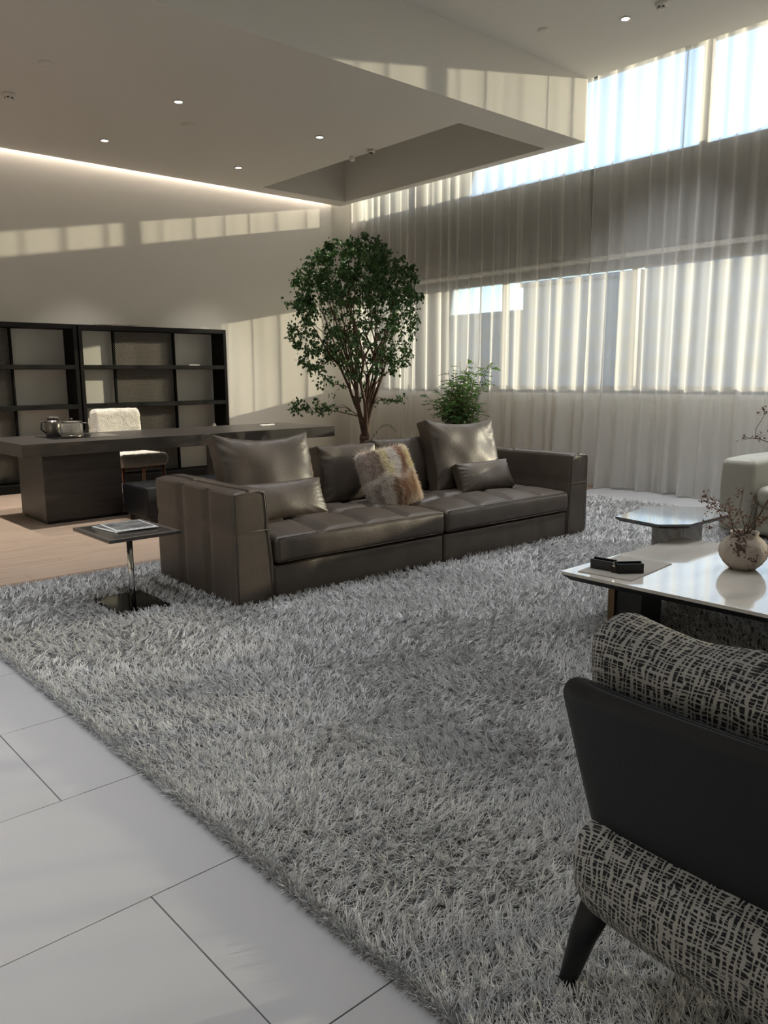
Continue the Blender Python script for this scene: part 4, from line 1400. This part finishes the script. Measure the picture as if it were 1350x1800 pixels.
# shell
def shell():
    ny, nzz = 40, 44
    Vo, Vi = [], []
    for i in range(nzz + 1):
        f = i / nzz
        z = 0.325 + (1 - (1 - f) ** 1.25) * (0.772 - 0.325)
        f = (z - 0.325) / (0.772 - 0.325)
        # half width grows with height; rounded lower corners
        hw = 0.372 + 0.100 * f ** 0.9
        if f < 0.22: hw -= 0.13 * (1 - f / 0.22) ** 2.0
        if f > 0.86: hw -= 0.06 * (1 - math.sqrt(max(0.0, 1 - ((f - 0.86) / 0.14) ** 2)))
        xb = 1.300 - 0.055 * f
        for j in range(ny + 1):
            q = -1 + 2 * j / ny
            yy = CY + q * hw
            curve = 0.035 * q ** 2 + 0.015 * abs(q) ** 8
            zz = z - (0.006 * q * q if f > .9 else 0)
            th_ = 0.034 * min(1, 6 * f + .35) * min(1, (1 - f) * 8 + .45) * min(1, (1 - abs(q)) * 8 + .4)
            Vo.append((xb + curve - 0.03 - th_ * .5, yy, zz))
            Vi.append((xb + curve - 0.03 + th_ * .5, yy, zz))
    m_ = ny + 1
    N_ = len(Vo)
    F_ = []
    for i in range(nzz):
        for j in range(ny):
            a = i * m_ + j
            F_.append([a, a + m_, a + m_ + 1, a + 1])
            F_.append([N_ + a, N_ + a + 1, N_ + a + m_ + 1, N_ + a + m_])
    ring = [j for j in range(ny + 1)] + [i * m_ + ny for i in range(1, nzz + 1)] + [nzz * m_ + j for j in range(ny - 1, -1, -1)] + [i * m_ for i in range(nzz - 1, 0, -1)]
    for a, b in zip(ring, ring[1:] + ring[:1]):
        F_.append([a, b, N_ + b, N_ + a])
    s_ = mesh_obj('back_shell', Vo + Vi, F_, M['navy'], ac, True)
    for off in (0.010, 0.020):
        pts = [((Vo[k][0] * (1 - off * 20) + Vi[k][0] * off * 20), Vo[k][1], Vo[k][2] + 0.001) for k in range(nzz * m_ + 1, nzz * m_ + ny)]
        MB().tube(pts, 0.0016, 5).build('piping', M['navy'], s_, True)
shell()
# back cushion
V, F, D = soft_box(0.19, 0.90, 0.50, 0.07, (5, 30, 14), 6)
lz = V[:, 2].copy(); ly = V[:, 1].copy()
prof = 1 - 0.25 * np.clip((-lz) / 0.25, 0, 1) - 0.22 * (np.abs(ly) / 0.42) ** 4
V[:, 0] *= prof
V[:, 2] += np.clip(lz / 0.25, 0, 1) * (0.018 * np.cos(ly / 0.42 * PI * 1.5 + 0.4) - 0.012 * (np.abs(ly) < .14))
V = V + D * (0.010 * nz(V, 7, 3.0))[:, None]
arcv = np.where(D[:, 2] > 0.6, 0.25 + V[:, 0], V[:, 2])
arcv = V[:, 2] + V[:, 0] * 0.8
arcu = V[:, 1] + 0.7 * V[:, 0] * (np.abs(D[:, 1]) > 0.7)
V = V @ rot_m(0.05, -0.16, 0).T
P = V + np.array([1.405, CY + 0.005, 0.606])
o = mesh_obj('back_cushion', P, F, M['weave'], ac, True)
weave_attr(o, arcu, arcv)
for (x, yy, fx_, fy_) in ((1.335, CY + 0.395, 1.33, CY + 0.475), (1.335, CY - 0.395, 1.33, CY - 0.475), (1.85, CY + 0.36, 1.92, CY + 0.42), (1.85, CY - 0.36, 1.92, CY - 0.42)):
    MB().tube([(x, yy, 0.275), (x * .5 + fx_ * .5, yy * .5 + fy_ * .5, 0.16), (fx_, fy_, 0.012)], [0.036, 0.029, 0.018], 16).build('leg', M['navy'], ac, True)

# ================================================================== CREAM SOFA (far right)
cf = thing('cream_sofa', 'pale cream upholstered sofa at the right edge by the curtain', 'sofa', (6.33, 2.96, 0), -0.05)
def csoft(name, c, s, r, seed, n=(8, 8, 8)):
    V, F, D = soft_box(*s, r, n, 5)
    V = V + D * (0.010 * nz(V, 3, seed))[:, None]
    return mesh_obj(name, V + np.array(c), F, M['cream'], cf, True)
csoft('arm', (0.50, -0.14, 0.375), (1.0, 0.28, 0.61), 0.06, 1)
csoft('arm', (0.50, -2.36, 0.375), (1.0, 0.28, 0.61), 0.06, 2)
csoft('base', (0.52, -1.25, 0.19), (0.92, 1.94, 0.25), 0.04, 3)
csoft('seat_cushion', (0.44, -0.78, 0.385), (0.86, 0.98, 0.17), 0.07, 4)
csoft('seat_cushion', (0.44, -1.74, 0.385), (0.86, 0.96, 0.17), 0.07, 5)
csoft('backrest', (0.90, -1.25, 0.46), (0.22, 1.94, 0.5), 0.07, 6)
for x, yy in ((0.08, -0.1), (0.92, -0.1), (0.08, -2.4), (0.92, -2.4)):
    MB().lathe([(0.02, 0.0125), (0.025, 0.075)], 14, x, yy).build('leg', M['black'], cf, True)

# small wooden block by the curtain hem
wd = thing('door_wedge', 'small red-brown wooden wedge on the floor at the curtain hem', 'wedge', (8.02, 5.42, 0.0005), 0.4)
MB().add([(-0.09, -0.03, 0), (0.09, -0.03, 0), (0.09, 0.03, 0), (-0.09, 0.03, 0), (0.09, -0.03, 0.07), (0.09, 0.03, 0.07), (-0.09, -0.03, 0.012), (-0.09, 0.03, 0.012)],
         [[0, 3, 2, 1], [0, 1, 4, 6], [3, 7, 5, 2], [1, 2, 5, 4], [6, 4, 5, 7], [0, 6, 7, 3]]).build('block', M['wedge'], wd)
MB().box(-0.086, -0.03, -0.026, 0.026, 0.0, 0.002).build('rubber_pad', M['black'], wd)
